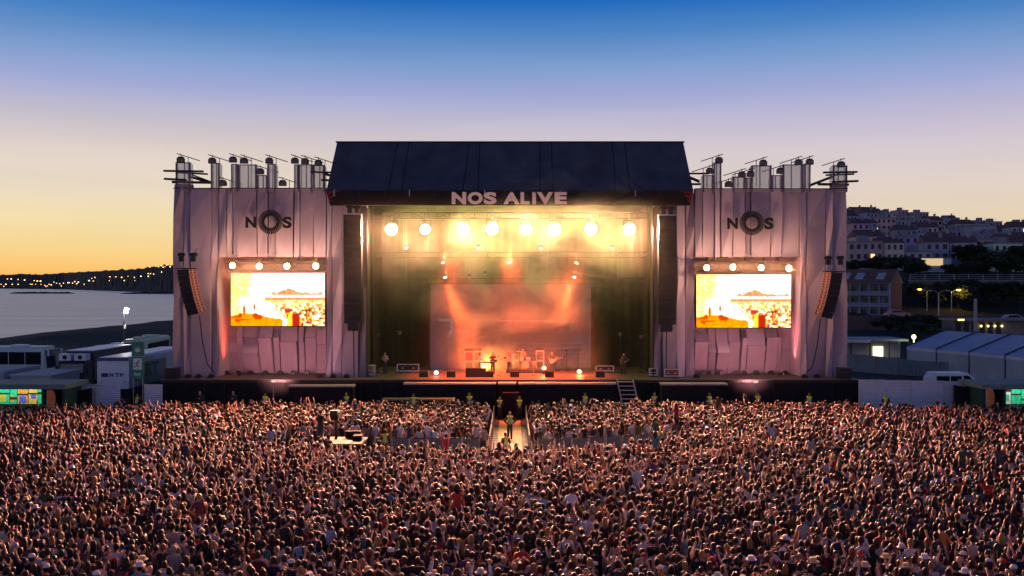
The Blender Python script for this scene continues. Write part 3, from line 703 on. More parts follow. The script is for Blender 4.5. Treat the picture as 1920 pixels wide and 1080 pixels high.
# grey cabin along the road
c = thing('site_cabin', 'long grey site cabin in front of the parked coach', 'cabin', (PX(0,85), 85, 0))
MB().box(-8, 0.3, 0, 6.5, 0, 2.75).build('wall', M_grey, c, local=True)
MB().box(-8.1, .4, -.1, 6.6, 2.75, 2.9).build('roof', mat('cabin roof', (.42,.45,.48), .6), c, local=True)
c2 = thing('grey_cabin', 'lower grey cabin with a lit green panel on its corner beside the lorry', 'cabin', (PX(62,83), 83, 0))
MB().box(-1.8, 1.45, 0, 5.5, 0, 2.65).build('wall', M_grey, c2, local=True)
MB().box(-1.9, 1.55, -.1, 5.6, 2.65, 2.76).build('roof', mat('cabin roof', (.42,.45,.48), .6), c2, local=True)
MB().box(.85,1.35,-.05,.02,1.75,2.35).build('lit_panel', emit('green lit panel', (.35,.9,.5), .9), c2, local=True)

def kiosk(x_in, side, D, label, seed):
    "bar with glowing menu boards; x_in: pixel of the end toward the stage; side -1 left, +1 right"
    X = PX(x_in, D); t = thing('drinks_kiosk', label, 'kiosk', (X, D, 0)); r = random.Random(seed)
    M_g = mat('kiosk green', (.02,.06,.05), .5); W = 8.0; s = side
    def B(x0, x1, *a): return MB().box(min(s*x0, s*x1), max(s*x0, s*x1), *a)
    B(0, W, 3, 3.2, 0, 2.6).build('back_wall', M_g, t, local=True)
    B(0, .2, 0, 3, 0, 2.6).build('side_wall', M_g, t, local=True)
    B(1.5, 1.7, 0, 3, 0, 2.6).build('partition', M_g, t, local=True)
    B(-.3, W, -.7, 3.4, 2.6, 2.95).build('roof', mat('kiosk roof', (.12,.20,.19), .6), t, local=True)
    B(1.7, W, 0, .6, 0, 1.05).build('counter', M_g, t, local=True)
    cols = [(1,.75,.12),(.8,.8,.1),(.1,.85,.35),(.9,.9,.85),(1,.5,.1),(.1,.6,.3),(.15,.2,.9),(.05,.9,.4)]
    x = 1.9
    while x < W-.3:
        w = r.uniform(.45, .9); base = np.array(cols[r.randrange(8)]); rs = np.random.RandomState(r.randrange(999))
        def paint(u, v, base=base, rs=rs):
            n = rs.rand(len(u), 1); alt = np.array(cols[rs.randint(8)]); m = ((np.abs(u-rs.uniform(.3,.7)) < rs.uniform(.15,.4)) & (np.abs(v-rs.uniform(.2,.8)) < rs.uniform(.12,.3)))[:, None]; k = (np.abs(v-rs.uniform(.1,.9)) < .06)[:, None]
            return np.where(k, .06, np.where(m, alt, base))*(.55+.5*n)*(.5+.6*v[:, None])
        a, b = sorted((s*x, s*(x+w-.05)))
        inst('menu_board', grid_screen('menu_board', a, b, 1.15, 2.3, 2.9, 12, 18, paint, E_board), t); x += w
    q = point('bar_light', (X+s*4.4, D+1.4, 2.4), 60, (.35,1,.5), .3, t)
    return t
E_board = emit_attr('menu board glow', 1.0)
kiosk(122, -1, 73.5, 'dark green drinks kiosk with glowing menu boards on the sea side', 3)
kiosk(1842, 1, 73.5, 'dark green drinks kiosk with glowing menu boards on the town side', 8)

def feather_flag(x, y0, y1, D, label):
    z0, z1 = PZ(y0, D), PZ(y1, D); t = thing('feather_flag', label, 'flag', (PX(x, D), D, 0))
    MB().tube((-.3,0,0),(-.28,0,z1),.03,.02,6).build('pole', M_alu, t, local=True)
    h = z1-z0; pts = [(-.28,z0),(.12,z0+.05),(.26,z0+h*.35),(.28,z0+h*.7),(.15,z0+h*.93),(-.05,z1),(-.2,z0+h*.97),(-.28,z0+h*.85)]
    MB().prism(pts, -.02, .02).build('banner', mat('orange cloth', (.75,.24,.07), .7, var=.2, scale=3), t, local=True)
feather_flag(96, 768, 731, 70.5, 'orange feather flag standing at the corner of the sea-side kiosk')
feather_flag(1857, 768, 727, 70.5, 'orange feather flag standing at the corner of the town-side kiosk')

# steel hoarding panels
def hoarding_panel(x0, x1, D, ytop, label, col, yaw=0, h=None):
    X0, X1 = PX(x0, D), PX(x1, D); h = PZ(ytop, D) if h is None else h
    t = thing('hoarding_panel', label, 'fence panel', (X0, D, 0), yaw, 'steel hoarding beside the stage'); w = X1-X0
    mb = MB(); n = 16
    for k in range(n): 
        z = .08+(h-.12)*k/n; z2 = .08+(h-.12)*(k+.62)/n; z3 = .08+(h-.12)*(k+1)/n
        mb.add([(0,-.0,z),(w,-.0,z),(w,-.03,z+(z2-z)*.3),(0,-.03,z+(z2-z)*.3),(w,-.03,z2),(0,-.03,z2),(w,0,z3),(0,0,z3)], [(0,1,2,3),(3,2,4,5),(5,4,6,7)])
    mb.build('ribbed_sheet', M_tintpaint, t, local=True, color=col)
    MB().box(-.05,.05,-.06,.06,0,h+.06).build('post', M_alu, t, local=True); MB().box(0,w,-.05,.05,h-.04,h+.04).build('top_rail', M_alu, t, local=True)
    return t
g1 = (.58,.60,.66)
for i, (a, b) in enumerate([(120,178),(179,226)]): hoarding_panel(a, b, 76.3, 722, f'ribbed pale steel hoarding panel, {["next to the sea-side kiosk","beside the gate under the exit sign"][i]}', g1)
hoarding_panel(272, 305, 76.6, 722, 'narrow pale steel hoarding panel between the exit gate and the stage skirt', g1)
for i, (a, b) in enumerate([(1611,1659),(1660,1706),(1707,1768),(1769,1838)]):
    hoarding_panel(a, b, 76.3, 713+i, f'ribbed pale steel hoarding panel, {ORD[i]} from the stage on the town side', g1)
MB().add([(PX(1791,75.6),75.6,0),(PX(1840,75.6),75.6,0),(PX(1840,75.6),75.6,PZ(732,75.6)),(PX(1791,75.6),75.6,PZ(722,75.6)),(PX(1791,75.6),75.9,0),(PX(1840,75.6),75.9,0),(PX(1840,75.6),75.9,PZ(732,75.6)),(PX(1791,75.6),75.9,PZ(722,75.6))],
    [(0,1,2,3),(4,7,6,5),(3,2,6,7),(0,3,7,4),(1,5,6,2)]).build('black_screen_board', M_black)
tag(bpy.data.objects['black_screen_board'], 'slanted black board leaning on the hoarding beside the town-side kiosk', 'board')
MB().add([(PX(124,75.6),75.6,0),(PX(170,75.6),75.6,0),(PX(170,75.6),75.6,PZ(728,75.6)),(PX(124,75.6),75.6,PZ(736,75.6)),(PX(124,75.6),75.9,0),(PX(170,75.6),75.9,0),(PX(170,75.6),75.9,PZ(728,75.6)),(PX(124,75.6),75.9,PZ(736,75.6))],
    [(0,1,2,3),(4,7,6,5),(3,2,6,7),(0,3,7,4),(1,5,6,2)]).build('black_ramp_board', M_black)
tag(bpy.data.objects['black_ramp_board'], 'slanted black board leaning on the hoarding beside the sea-side kiosk', 'board')

# green exit tower sign
def exit_sign():
    D = 77.5; x0, x1 = PX(247, D), PX(269, D); t = thing('exit_sign', 'tall green tower sign reading Exit with white running figure', 'sign', ((x0+x1)/2, D, 0)); w = (x1-x0)/2
    zb, zm, zt_ = PZ(710, D), PZ(668, D), PZ(641, D)
    M_gs = mat('sign green', (.04,.22,.14), .5, var=.08); M_ws = mat('sign white', (.75,.8,.76), .5)
    for s in (-1,1): MB().tube((s*w*.8,.1,0),(s*w*.8,.1,zb),.04).build('leg', M_steel, t, local=True)
    MB().box(-w, w, 0, .2, zb, zm-.02).build('lower_board', M_gs, t, local=True)
    MB().box(-w, w, 0, .2, zm+.02, zt_).build('upper_board', M_gs, t, local=True)
    a = PZ(693, D); b = PZ(672, D); MB().box(-w*.72, w*.72, -.02, -.001, a, b).build('figure_panel', M_ws, t, local=True)
    f = MB(); hgt = b-a; cz = lambda v: a+hgt*v
    f.tube((.06,-.045,cz(.8)),(.06,-.025,cz(.8)),.055,.055,10)
    for p, q, r in (((.02,.70),(-.04,.45),.05),((-.04,.45),(.12,.30),.035),((.12,.30),(.06,.10),.03),((-.04,.45),(-.12,.27),.035),((-.12,.27),(-.28,.22),.03),((.02,.68),(.2,.56),.025),((.02,.68),(-.14,.6),.025),((-.14,.6),(-.2,.48),.022)):
        f.tube((p[0],-.035,cz(p[1])),(q[0],-.035,cz(q[1])),r,r*.9,6)
    f.build('running_figure', M_gs, t, local=True)
    inst('lettering', text_mesh('lettering', 'Exit', .52, .24, .02, M_ws, .01), t, (0,-.02,PZ(701,D)))
    e = MB(); m = (zm+zt_)/2
    for ang, ln in ((-50,.26),(-25,.36),(0,.42),(25,.36),(50,.26)):
        d = Vector((math.sin(R(ang)),0,math.cos(R(ang)))); n_ = Vector((d.z,0,-d.x)); o_ = Vector((0,0,m-.25)); y = Vector((0,-.012,0))
        e.quad(o_+y, o_+d*ln*.55+n_*.06+y, o_+d*ln+y+d*.08, o_+d*ln*.55-n_*.06+y)
    e.build('leaf_emblem', M_ws, t, local=True)
exit_sign()

# floodlight mast by the beach
def mast():
    D = 150; t = thing('mast_lamp', 'bright white floodlight on a dark pole by the beach', 'street lamp', (PX(232, D), D, 0)); h = PZ(588, D)
    MB().tube((0,0,-.5),(0,0,h+.2),.16,.11,8).build('pole', M_blackpaint, t, local=True)
    MB().box(-.4,.6,-.05,.05,h+.1,h+.2).build('bracket', M_blackpaint, t, local=True)
    MB().cbox((.45,-.2,h+.45), (.5,.35,.75), Matrix.Rotation(R(15),3,'Y')).build('lamp_head', emit('white flood', (1,.97,.82), 20), t, local=True)
    MB().box(.1,.3,-.15,.1,h*.62,h*.72).build('control_box', mat('grey box', (.5,.5,.5), .6), t, local=True)
    point('lamp_light', (PX(232,D)+.6, D-.7, h+.3), 1500, (1,.95,.85), .3, t)
mast()

# ---------------------------------------------------------------- town-side yard: marquee, hoarding, van
def marquee():
    e0, r0 = Vector((45.1,117,0)), Vector((50.6,121.5,0)); d = Vector((5.0,-17.5,0)).normalized()
    n_ = Vector((-d.y, d.x, 0)); n_ = n_ if n_.x > 0 else -n_
    t = thing('marquee', 'long white marquee tent of several bays behind the grey hoarding', 'tent', e0)
    M_tent = fabric('tent cloth', (.74,.78,.86), .12, .3); M_seam = mat('tent seam', (.04,.05,.08), .6)
    L_ = 5.1; ze, zr = 3.0, 4.75
    for k in range(5):
        a = d*(k*L_); b = d*((k+1)*L_-.12); pk = n_*5.2; bk = n_*10.4
        up = lambda v, z: Vector((v.x, v.y, z))
        m = up((a+b)/2+n_*2.6, (ze+zr)/2-.22)
        q = MB(); A_, B_, C_, D_ = up(a,ze), up(b,ze), up(b+pk,zr), up(a+pk,zr)
        q.add([A_, B_, C_, D_, m], [(0,1,4),(1,2,4),(2,3,4),(3,0,4)]); q.build('roof_sheet', M_tent, t, local=True)
        MB().quad(up(a+pk,zr),up(b+pk,zr),up(b+bk,ze),up(a+bk,ze)).build('rear_roof_sheet', M_tent, t, local=True)
        MB().quad(up(a,ze-.02),up(b,ze-.02),up(b,ze-.35)-n_*.05,up(a,ze-.35)-n_*.05).build('valance', M_tent, t, local=True)
        MB().quad(up(a,0),up(b,0),up(b,ze-.3),up(a,ze-.3)).build('side_wall', fabric('tent wall', (.48,.55,.60), .12), t, local=True)
        j = d*(k*L_-.06)
        MB().tube(up(j,ze)+Vector((0,0,.06)), up(j+pk,zr)+Vector((0,0,.06)), .09, n=5).tube(up(j,0), up(j,ze), .09, n=5).tube(up(j+pk,zr)+Vector((0,0,.06)), up(j+bk,ze)+Vector((0,0,.06)), .09, n=5).build('frame_rib', M_seam, t, local=True)
    g = MB(); g.quad(Vector((0,0,0)), n_*10.4, n_*10.4+Vector((0,0,ze)), n_*5.2+Vector((0,0,zr)), Vector((0,0,ze))); g.build('gable_wall', M_tent, t, local=True)
marquee()
def curved_hoarding():
    pts = [(1560,664,122),(1600,664,119),(1640,667.5,116.5),(1680,672,114.5),(1715,676,113),(1760,678.5,111),(1800,679,109.5),(1840,682,108)]
    t = thing('curved_hoarding', 'grey hoarding wall that curves along the yard beside the stage', 'fence', (PX(1600,119),119,0))
    for i, ((xa,ya,da),(xb,yb,db)) in enumerate(zip(pts[:-1], pts[1:])):
        a, b = P(xa,ya,da), P(xb,yb,db)
        MB().add([(a.x,a.y,0),(b.x,b.y,0),(b.x,b.y,b.z),(a.x,a.y,a.z),(a.x,a.y+.1,0),(b.x,b.y+.1,0),(b.x,b.y+.1,b.z),(a.x,a.y+.1,a.z)], [(0,1,2,3),(4,7,6,5),(3,2,6,7)]).build('panel', mat('hoarding grey %d' % i, (.20+.02*(i % 3),.25+.02*(i % 3),.28), .6, var=.15, scale=.7), t)
        MB().tube((b.x,b.y-.05,0),(b.x,b.y-.05,b.z),.04,n=5).build('post', M_alu, t)
    kb = MB(); pp = [P(x,y,10*FPX/(y-HOR)) for x, y in ((1580,690),(1625,694),(1660,699),(1703,704))]
    t2 = thing('yellow_barrier', 'string of yellow barrier bars lying at the foot of the curved hoarding', 'barrier', pp[0]*1)
    for a, b in zip(pp[:-1], pp[1:]):
        a = Vector((a.x,a.y,.2)); b = Vector((b.x,b.y,.2)); MB().tube(a, a+(b-a)*.97, .17, n=6).build('bar', mat('yellow plastic', (.75,.55,.12), .5), t2)
curved_hoarding()
def canopy_block():
    D = 138; x0, x1 = PX(1560, D), PX(1704, D); t = thing('flat_canopy', 'low dark flat-roofed shelter with one lit doorway behind the curved hoarding', 'shelter', (x0, D, 0)); w = x1-x0
    h = PZ(636, D); MB().box(0, w, 0, 7, h-.3, h).build('roof', mat('blue grey roof', (.16,.2,.27), .5), t, local=True)
    MB().box(0, w, 3, 3.2, 0, h-.3).build('back_wall', M_grey, t, local=True)
    for k in range(5): MB().box(w*k/4.02, w*k/4.02+.15, .2, .35, 0, h-.3).build('post', M_blackpaint, t, local=True)
    a, b = PX(1651,D)-x0, PX(1670,D)-x0; MB().box(a, b, 2.8, 2.95, .2, 1.6).build('lit_doorway', emit('lit doorway', (1,.92,.6), 1.6), t, local=True)
    MB().box(0, w*.5, -.2, -.05, h-.45, h-.05).build('fascia', mat('pale fascia', (.5,.52,.55), .6), t, local=True)
    MB().ball((PX(1708,D)-x0, -1, PZ(631,D)), .3, 8, 5).tube((PX(1708,D)-x0,-1,0),(PX(1708,D)-x0,-1,PZ(631,D)),.06).build('lamp', emit('yellow yard lamp', (1,.85,.35), 6), t, local=True)
    point('lamp_light', (PX(1708,D), D-1.5, PZ(629,D)), 350, (1,.85,.5), .3, t)
canopy_block()
def tarp_gear():
    D = 114.5; t = thing('tarpaulin_load', 'heap of equipment under a bright blue tarpaulin before the marquee', 'tarpaulin', (PX(1795, D), D, 0))
    z1 = PZ(660, D); V = [(-2.4,0,0),(2.2,0,0),(2.2,2,0),(-2.4,2,0),(-1.9,.3,z1*.72),(-.4,.2,z1),(.8,.3,z1*.93),(1.8,.4,z1*.7),(1.8,1.6,z1*.7),(.8,1.7,z1*.93),(-.4,1.7,z1),(-1.9,1.6,z1*.72)]
    MB().add(V, [(0,1,7,6,5,4),(4,5,10,11),(5,6,9,10),(6,7,8,9),(1,2,8,7),(3,0,4,11),(2,3,11,10,9,8)]).build('cover', mat('blue tarpaulin', (.05,.16,.36), .5, var=.25, scale=1.5), t, local=True)
    MB().add([(-3.6,-.3,0),(-2.2,-.3,0),(-1.1,-.3,z1*1.02),(-2.9,-.3,z1*.62),(-3.6,.5,0),(-2.2,.5,0),(-1.1,.5,z1*1.02),(-2.9,.5,z1*.62)], [(0,1,2,3),(4,7,6,5),(0,3,7,4),(3,2,6,7),(1,5,6,2)]).build('teal_cover', mat('teal tarpaulin', (.10,.28,.33), .5), t, local=True)
tarp_gear()
def van():
    D = 88; X = PX(1799, D); t = thing('white_van', 'white van parked side-on behind the town-side hoarding', 'van', (X, D, 0)); l = 2.35
    pts = [(-l,.4),(-l,1.9),(-l+.35,2.45),(l-1.6,2.45),(l-.75,1.75),(l-.05,1.45),(l,.5),(l,.4)]
    MB().prism(pts, 0, 1.95).build('body', M_vwhite, t, local=True)
    for a, b in ((-1.95,-.85),(-.75,.2)): MB().box(a, b, -.02, .02, 1.75, 2.2).build('side_window', M_glassdark, t, local=True)
    MB().add([(.35,-.02,1.72),(1.35,-.02,1.72),(.75,-.02,2.25),(.35,-.02,2.25)], [(0,1,2,3)]).build('door_window', M_glassdark, t, local=True)
    MB().box(-.8,-.7,-.03,.0,1.1,1.16).build('door_handle', M_black, t, local=True); MB().box(.4,.55,-.03,.0,1.2,1.26).build('door_handle', M_black, t, local=True)
    for x in (-1.5,1.45): 
        w = MB().tube((x,-.04,.36),(x,.22,.36),.36,.36,14).build('wheel', M_rub, t, local=True); MB().tube((x,-.06,.36),(x,.0,.36),.2,.2,10).build('rim', M_rim, w, local=True)
    MB().box(-l-.03,-l+.02,.3,.55,1.1,1.6).build('tail_lamp', mat('red lamp', (.5,.05,.04), .3), t, local=True)
van()
def car(x, y, D, label, col):
    X = PX(x, D); t = thing('parked_car', label, 'car', (X, D, PZ(y, D)))
    MB().prism([(-2.1,.3),(-2.1,.75),(-1.7,.9),(-1.1,1.4),(.5,1.42),(1.15,.95),(2.0,.8),(2.1,.3)], 0, 1.7).build('body', M_tintpaint, t, local=True, color=col)
    MB().add([(-1.45,-.02,.95),(1.0,-.02,.95),(.45,-.02,1.34),(-1.05,-.02,1.34)], [(0,1,2,3)]).build('side_windows', M_glassdark, t, local=True)
    for q in (-1.3,1.3): MB().tube((q,-.03,.32),(q,.2,.32),.32,.32,12).build('wheel', M_rub, t, local=True)
car(1686, 596, 178, 'pale red car on the road by the low brown wall, nearer the stage', (.55,.28,.25))
car(1905, 606, 170, 'pale car on the road behind the marquee', (.55,.40,.36))
# ================================================================== the stage
DF, DR, DS, ZD = 80.8, 84.0, 78.2, 2.79      # facade, recess, skirt distances; deck height
M_deck = mat('stage deck', (.09,.065,.06), .55, var=.3, scale=1.2, stretch=(1,4,1))
deck = thing('stage_deck', 'wide raised stage deck with black skirt and pale front edge', 'stage', (0, DS, 0))
MB().box(-26.9, 26.6, DS, 99, ZD-.22, ZD).build('deck_top', M_deck, deck)
sk = MB().box(-26.8, 26.5, DS+.1, 98.9, 0, ZD-.22).build('skirt', M_black, deck)
MB().box(-26.9, 26.6, DS-.04, DS-.001, ZD-.2, ZD-.02).build('front_edge', M_blackpaint, deck)
pm = MB().box(-.02,.02,-.03,0,.05,ZD-.3).mesh('skirt_batten', M_blackpaint)
for i in range(36): inst('skirt_batten', pm, sk, (-26.5+i*1.5, DS+.1-deck.location.y, 0))
def ledge(x0, x1, ytop, D0, depth, label, h=.12):
    z = PZ(ytop, D0); t = thing('stage_ledge', label, 'platform', (PX((x0+x1)/2, D0), D0, 0)); w = (PX(x1,D0)-PX(x0,D0))/2
    MB().box(-w, w, 0, depth, z-h, z).build('top', M_wood if ytop > 740 else mat('pale ledge', (.42,.33,.30), .6), t, local=True)
    MB().box(-w+.05, w-.05, .06, depth-.02, 0, z-h).build('base', M_black, t, local=True)
ledge(540, 663, 723, 76.9, 1.2, 'black subwoofer platform with pale top at the stage front, sea side')
ledge(1240, 1365, 719.5, 76.9, 1.2, 'black subwoofer platform with pale top at the stage front, town side')
ledge(756, 930, 718.5, 77.1, 1.0, 'long low step along the stage lip, sea-side half')
ledge(972, 1156, 718.5, 77.1, 1.0, 'long low step along the stage lip, town-side half')
ledge(934, 968, 718.5, 76.95, 1.15, 'short orange-lit catwalk stub at the middle of the stage lip')
MB().box(PX(943,76.8), PX(973,76.8), 76.4, 76.9, 0, PZ(735,76.8)).build('black_flat', M_black); tag(bpy.data.objects['black_flat'], 'black screen flat between the two guards at the stage centre', 'screen')
ledge(715, 852, 749, 75.2, 1.3, 'plywood camera ramp in the pit before the stage', .1)
for x, nm in ((833,'sea'),(1109,'town')):
    t = thing('hanging_monitor', f'dark oval side-fill hanging on the skirt, {nm} side', 'speaker', (PX(x,77.9), 77.9, PZ(729,77.9)))
    MB().ball((0,0,0), (.62,.15,.1), 12, 6).build('body', mat('grey felt', (.2,.17,.17), .8), t, local=True); MB().box(-.05,.05,.05,.25,-.05,.05).build('bracket', M_steel, t, local=True)

def stairs():
    t = thing('stage_ladder', 'bright metal ladder stair leaning on the stage front', 'ladder', (PX(1172,77.6), 77.6, 0))
    a0, a1 = Vector((-.55,.55,ZD)), Vector((.66,.55,ZD)); b0, b1 = Vector((-.12,-1.3,.0)), Vector((1.1,-1.3,.0))
    for p, q in ((a0,b0),(a1,b1)): MB().tube(p, q, .05, n=6).build('stringer', M_alu, t, local=True)
    for k in range(9):
        f = (k+.4)/9.2; p = a0+(b0-a0)*f; q = a1+(b1-a1)*f
        MB().add([p+Vector((0,-.12,0)),q+Vector((0,-.12,0)),q+Vector((0,.12,0)),p+Vector((0,.12,0)),p+Vector((0,-.12,-.05)),q+Vector((0,-.12,-.05)),q+Vector((0,.12,-.05)),p+Vector((0,.12,-.05))],
          [(0,1,2,3),(4,7,6,5),(0,4,5,1),(1,5,6,2),(2,6,7,3),(3,7,4,0)]).build('tread', M_alu, t, local=True)
stairs()

# ---------------------------------------------------------------- wings of folded white fabric
def strip(parent, x0, x1, yt, yb, D, seed, dy0=0.0, amp=.26, m=None, levels=None):
    "one hanging cloth panel, creased across at a few heights"
    r = random.Random(seed); X0, X1 = PX(x0, D), PX(x1, D); zt_, zb = PZ(yt, D), yb if yb < 20 else PZ(yb, D)
    n = levels or max(2, int((zt_-zb)/2.6)); fr = sorted([0,1]+[min(.97, max(.03, (k+r.uniform(-.3,.3))/n)) for k in range(1, n)])
    V, F = [], []; pl = pr = dy0
    for i, f in enumerate(fr):
        z = zb + (zt_-zb)*f
        jl, jr = r.uniform(.0,.07), r.uniform(-.07,.0)
        l_ = dy0 + r.uniform(-amp, amp); r_ = dy0 + r.uniform(-amp, amp)
        for X, yy in ((X0+jl, D+.78+dy0), (X0+jl, D+l_), (X1+jr, D+r_), (X1+jr, D+.78+dy0)): V.append((X, yy, z))
    for i in range(len(fr)-1):
        for j in range(3): F.append((i*4+j, i*4+j+1, i*4+j+5, i*4+j+4))
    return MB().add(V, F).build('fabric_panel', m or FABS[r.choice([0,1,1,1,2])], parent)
def pleat(parent, x0, x1, yt, D, seed):
    "recess panel with an angular fold: leans out below the screen, then falls back to the deck"
    r = random.Random(seed); X0, X1 = PX(x0, D)+.03, PX(x1, D)-.03; zt_ = PZ(yt, D); zm = PZ(r.choice([632,640,646,654,660]), D); zk = zm+r.uniform(.5,1.6)
    o1, o2 = r.uniform(-.1,-1.2), r.uniform(-.05,-.7); tw = r.uniform(-.22,.22)
    lv = [(ZD, r.uniform(-.15,.05)), (zm-.02, o1), (zm+.02, o1+.03), (zk, o2*.3), (PZ(560, D), r.uniform(-.1,.1)), (zt_, 0)]
    V, F = [], []
    for i, (z, dy) in enumerate(lv):
        j = r.uniform(-.07,.07) if 0 < i < 5 else 0
        for X, yy in ((X0+j, D+.8), (X0+j, D+dy+tw*.5), (X1+j, D+dy-tw*.5), (X1+j, D+.8)): V.append((X, yy, z))
    for i in range(len(lv)-1):
        for q in range(3): F.append((i*4+q, i*4+q+1, i*4+q+5, i*4+q+4))
    mb = MB().add(V, F); kind = r.randrange(3)
    mb.m = [(1 if kind == 2 else 0)]*3*2 + [1 if kind == 0 else 2 if kind == 1 else 0]*3 + [1]*3*2  # light and shade of the fold facets put into the cloth colour
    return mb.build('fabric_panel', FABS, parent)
def wing(side, name_side):
    S = side
    T = thing('stage_wing', f'creased white fabric stage wing on the {name_side} side, carrying a screen and the NOS logo', 'stage wing', (0 if 0 else PX(507 if S < 0 else 1408, DF), DF, ZD))
    top = 352 if S < 0 else 353
    if S < 0:
        outer = [325,344,357,396,409]; mid = [409,424,434,446,481,502,517,550,562,587,611]; inner = [612,622,641,672,688]
        towers = [(330,358,304),(396,412,305),(434,446,307),(446,482,308),(482,502,328),(502,517,307),(552,560,308),(560,586,308),(587,609,309)]
        back = [409,426,447,458,490,515,527,560,573,594,613]
    else:
        outer = [1500,1512,1549,1562,1589]; mid = [1303,1317,1340,1352,1374,1398,1409,1445,1467,1500]; inner = [1225,1242,1269,1286,1303]
        towers = [(1317,1338,328),(1338,1352,305),(1373,1397,331),(1398,1408,333),(1408,1446,310),(1446,1467,328),(1467,1505,308),(1506,1519,307),(1561,1588,310)]
        back = [1300,1326,1340,1363,1386,1397,1432,1455,1460,1487,1504]
    sd = 100 if S < 0 else 300
    for i, (a, b) in enumerate(zip(outer[:-1], outer[1:])):
        tp = 345 if (a in (325,344) or b in (1589,)) else top
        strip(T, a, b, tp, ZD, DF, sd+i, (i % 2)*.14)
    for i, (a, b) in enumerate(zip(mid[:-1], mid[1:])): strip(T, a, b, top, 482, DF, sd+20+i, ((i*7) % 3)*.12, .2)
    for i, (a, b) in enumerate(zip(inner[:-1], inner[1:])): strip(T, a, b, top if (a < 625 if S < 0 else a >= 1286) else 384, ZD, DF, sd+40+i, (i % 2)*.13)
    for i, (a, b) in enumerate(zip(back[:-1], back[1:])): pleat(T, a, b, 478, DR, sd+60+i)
    # recess cheek, soffit, back of the wing
    xc = PX(409 if S < 0 else 1502, DF); r = random.Random(sd)
    V, F = [], []
    for k in range(7):
        z = ZD + (PZ(480, DF)-ZD)*k/6; V += [(xc+r.uniform(-.1,.1), DF+.1, z), (xc+r.uniform(-.06,.06)-S*.02, DR+.35, z)]
    F = [(2*k,2*k+1,2*k+3,2*k+2) for k in range(6)]
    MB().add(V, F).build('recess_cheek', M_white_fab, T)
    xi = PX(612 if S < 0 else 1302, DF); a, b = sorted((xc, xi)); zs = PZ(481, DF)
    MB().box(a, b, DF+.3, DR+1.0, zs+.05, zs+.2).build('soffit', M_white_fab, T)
    xo = PX(325 if S < 0 else 1589, DF); a, b = sorted((xo, PX(688 if S < 0 else 1225, DF)))
    MB().box(a+.1, b-.1, DR+1.2, 91, ZD, PZ(top, DF)-.4).build('rear_scaffold_cover', M_black, T)
    a2, b2 = sorted((xo, PX(612 if S < 0 else 1302, DF)))
    MB().box(a2+.05, b2, DF+1.1, DR+.45, zs+.25, PZ(top, DF)-.3).build('upper_scaffold_cover', M_black, T)
    MB().box(*sorted((xo-S*.08, xc+S*.15)), DF+1.1, DR+.4, ZD, zs+.2).build('side_scaffold_cover', M_black, T)
    rm = MB(); rm.tube((min(a2,b2), DF-.1, PZ(top+1, DF)), (max(a2,b2), DF-.1, PZ(top+1, DF)), .035, n=5); rm.build('top_rail', M_blackpaint, T)
    # tall fabric sleeves above the parapet
    for i, (x0, x1, yt) in enumerate(towers):
        X0, X1, z1, z0 = PX(x0, DF), PX(x1, DF), PZ(yt, DF), PZ(top, DF)-.3; rr = random.Random(sd+i+80); d = rr.uniform(.5,.9)
        k = .1*(X1-X0); V = [(X0,DF,z0),(X1,DF,z0),(X1-rr.uniform(-k,k),DF-.05,z1),(X0+rr.uniform(-k,k),DF-.05,z1+rr.uniform(-.05,.05)),(X0,DF+d,z0),(X1,DF+d,z0),(X1,DF+d,z1-.15),(X0,DF+d,z1-.12)]
        s_ = MB().add(V, [(0,1,2,3),(1,5,6,2),(4,0,3,7)]).build('fabric_sleeve', M_tower_fab, T)
        fr = MB(); fw = min(.14, (X1-X0)*.16)
        fr.box(X0-.01, X0+fw, DF-.1, DF-.07, z0, z1-.02); fr.box(X1-fw, X1+.01, DF-.1, DF-.07, z0, z1-.03)
        fr.box(X0+fw, X1-fw, DF-.1, DF-.07, z1-.1, z1-.03)
        fr.build('sleeve_border', M_hem, s_)
        MB().tube(((X0+X1)/2, DF+d*.5, z0), ((X0+X1)/2, DF+d*.5, z1), .05, n=5).build('inner_pole', M_blackpaint, s_)
    # NOS logo: N, ring of rays, S
    cx, cyy = (507, 416) if S < 0 else (1410, 418)
    Dl = DF-.42; M_logo = M_logo_
    n_me = text_mesh('logo_letter', 'N', 20*Dl/FPX, 21*Dl/FPX, .04, M_logo, .045); s_me = text_mesh('logo_letter', 'S', 17*Dl/FPX, 22*Dl/FPX, .04, M_logo, .045)
    off = Vector(T.location)
    inst('logo_letter', n_me, T, P(cx-36.5, cyy+1, Dl)-off); inst('logo_letter', s_me, T, P(cx+31.5, cyy+1, Dl)-off)
    c = P(cx, cyy, Dl); ri, rm_, ro = 11.0*Dl/FPX, 16.5*Dl/FPX, 23.0*Dl/FPX; mb = MB(); n = 48
    V, F = [], []
    for i in range(n):
        a = 2*math.pi*i/n
        for rad in (ri*1.02, rm_):
            for yy in (0, .05): V.append((c.x+rad*math.cos(a), c.y+yy, c.z+rad*math.sin(a)))
    for i in range(n):
        j = (i+1) % n; F += [(i*4,j*4,j*4+2,i*4+2),(i*4+1,i*4+3,j*4+3,j*4+1),(i*4+2,j*4+2,j*4+3,i*4+3),(i*4,i*4+1,j*4+1,j*4)]
    mb.add(V, F); mb.build('logo_ring', M_logo, T)
    rays = MB()
    for i in range(34):
        a = 2*math.pi*i/34; da = 2*math.pi/34*.34; V = []
        for yy in (0,.05): V += [(c.x+q*math.cos(a+s), c.y+yy, c.z+q*math.sin(a+s)) for q, s in ((rm_,-da*1.2),(ro,-da),(ro,da),(rm_,da*1.2))]
        rays.add(V, [(0,1,2,3),(7,6,5,4),(0,4,5,1),(1,5,6,2),(2,6,7,3),(3,7,4,0)])
    rays.build('logo_rays', M_logo, T)
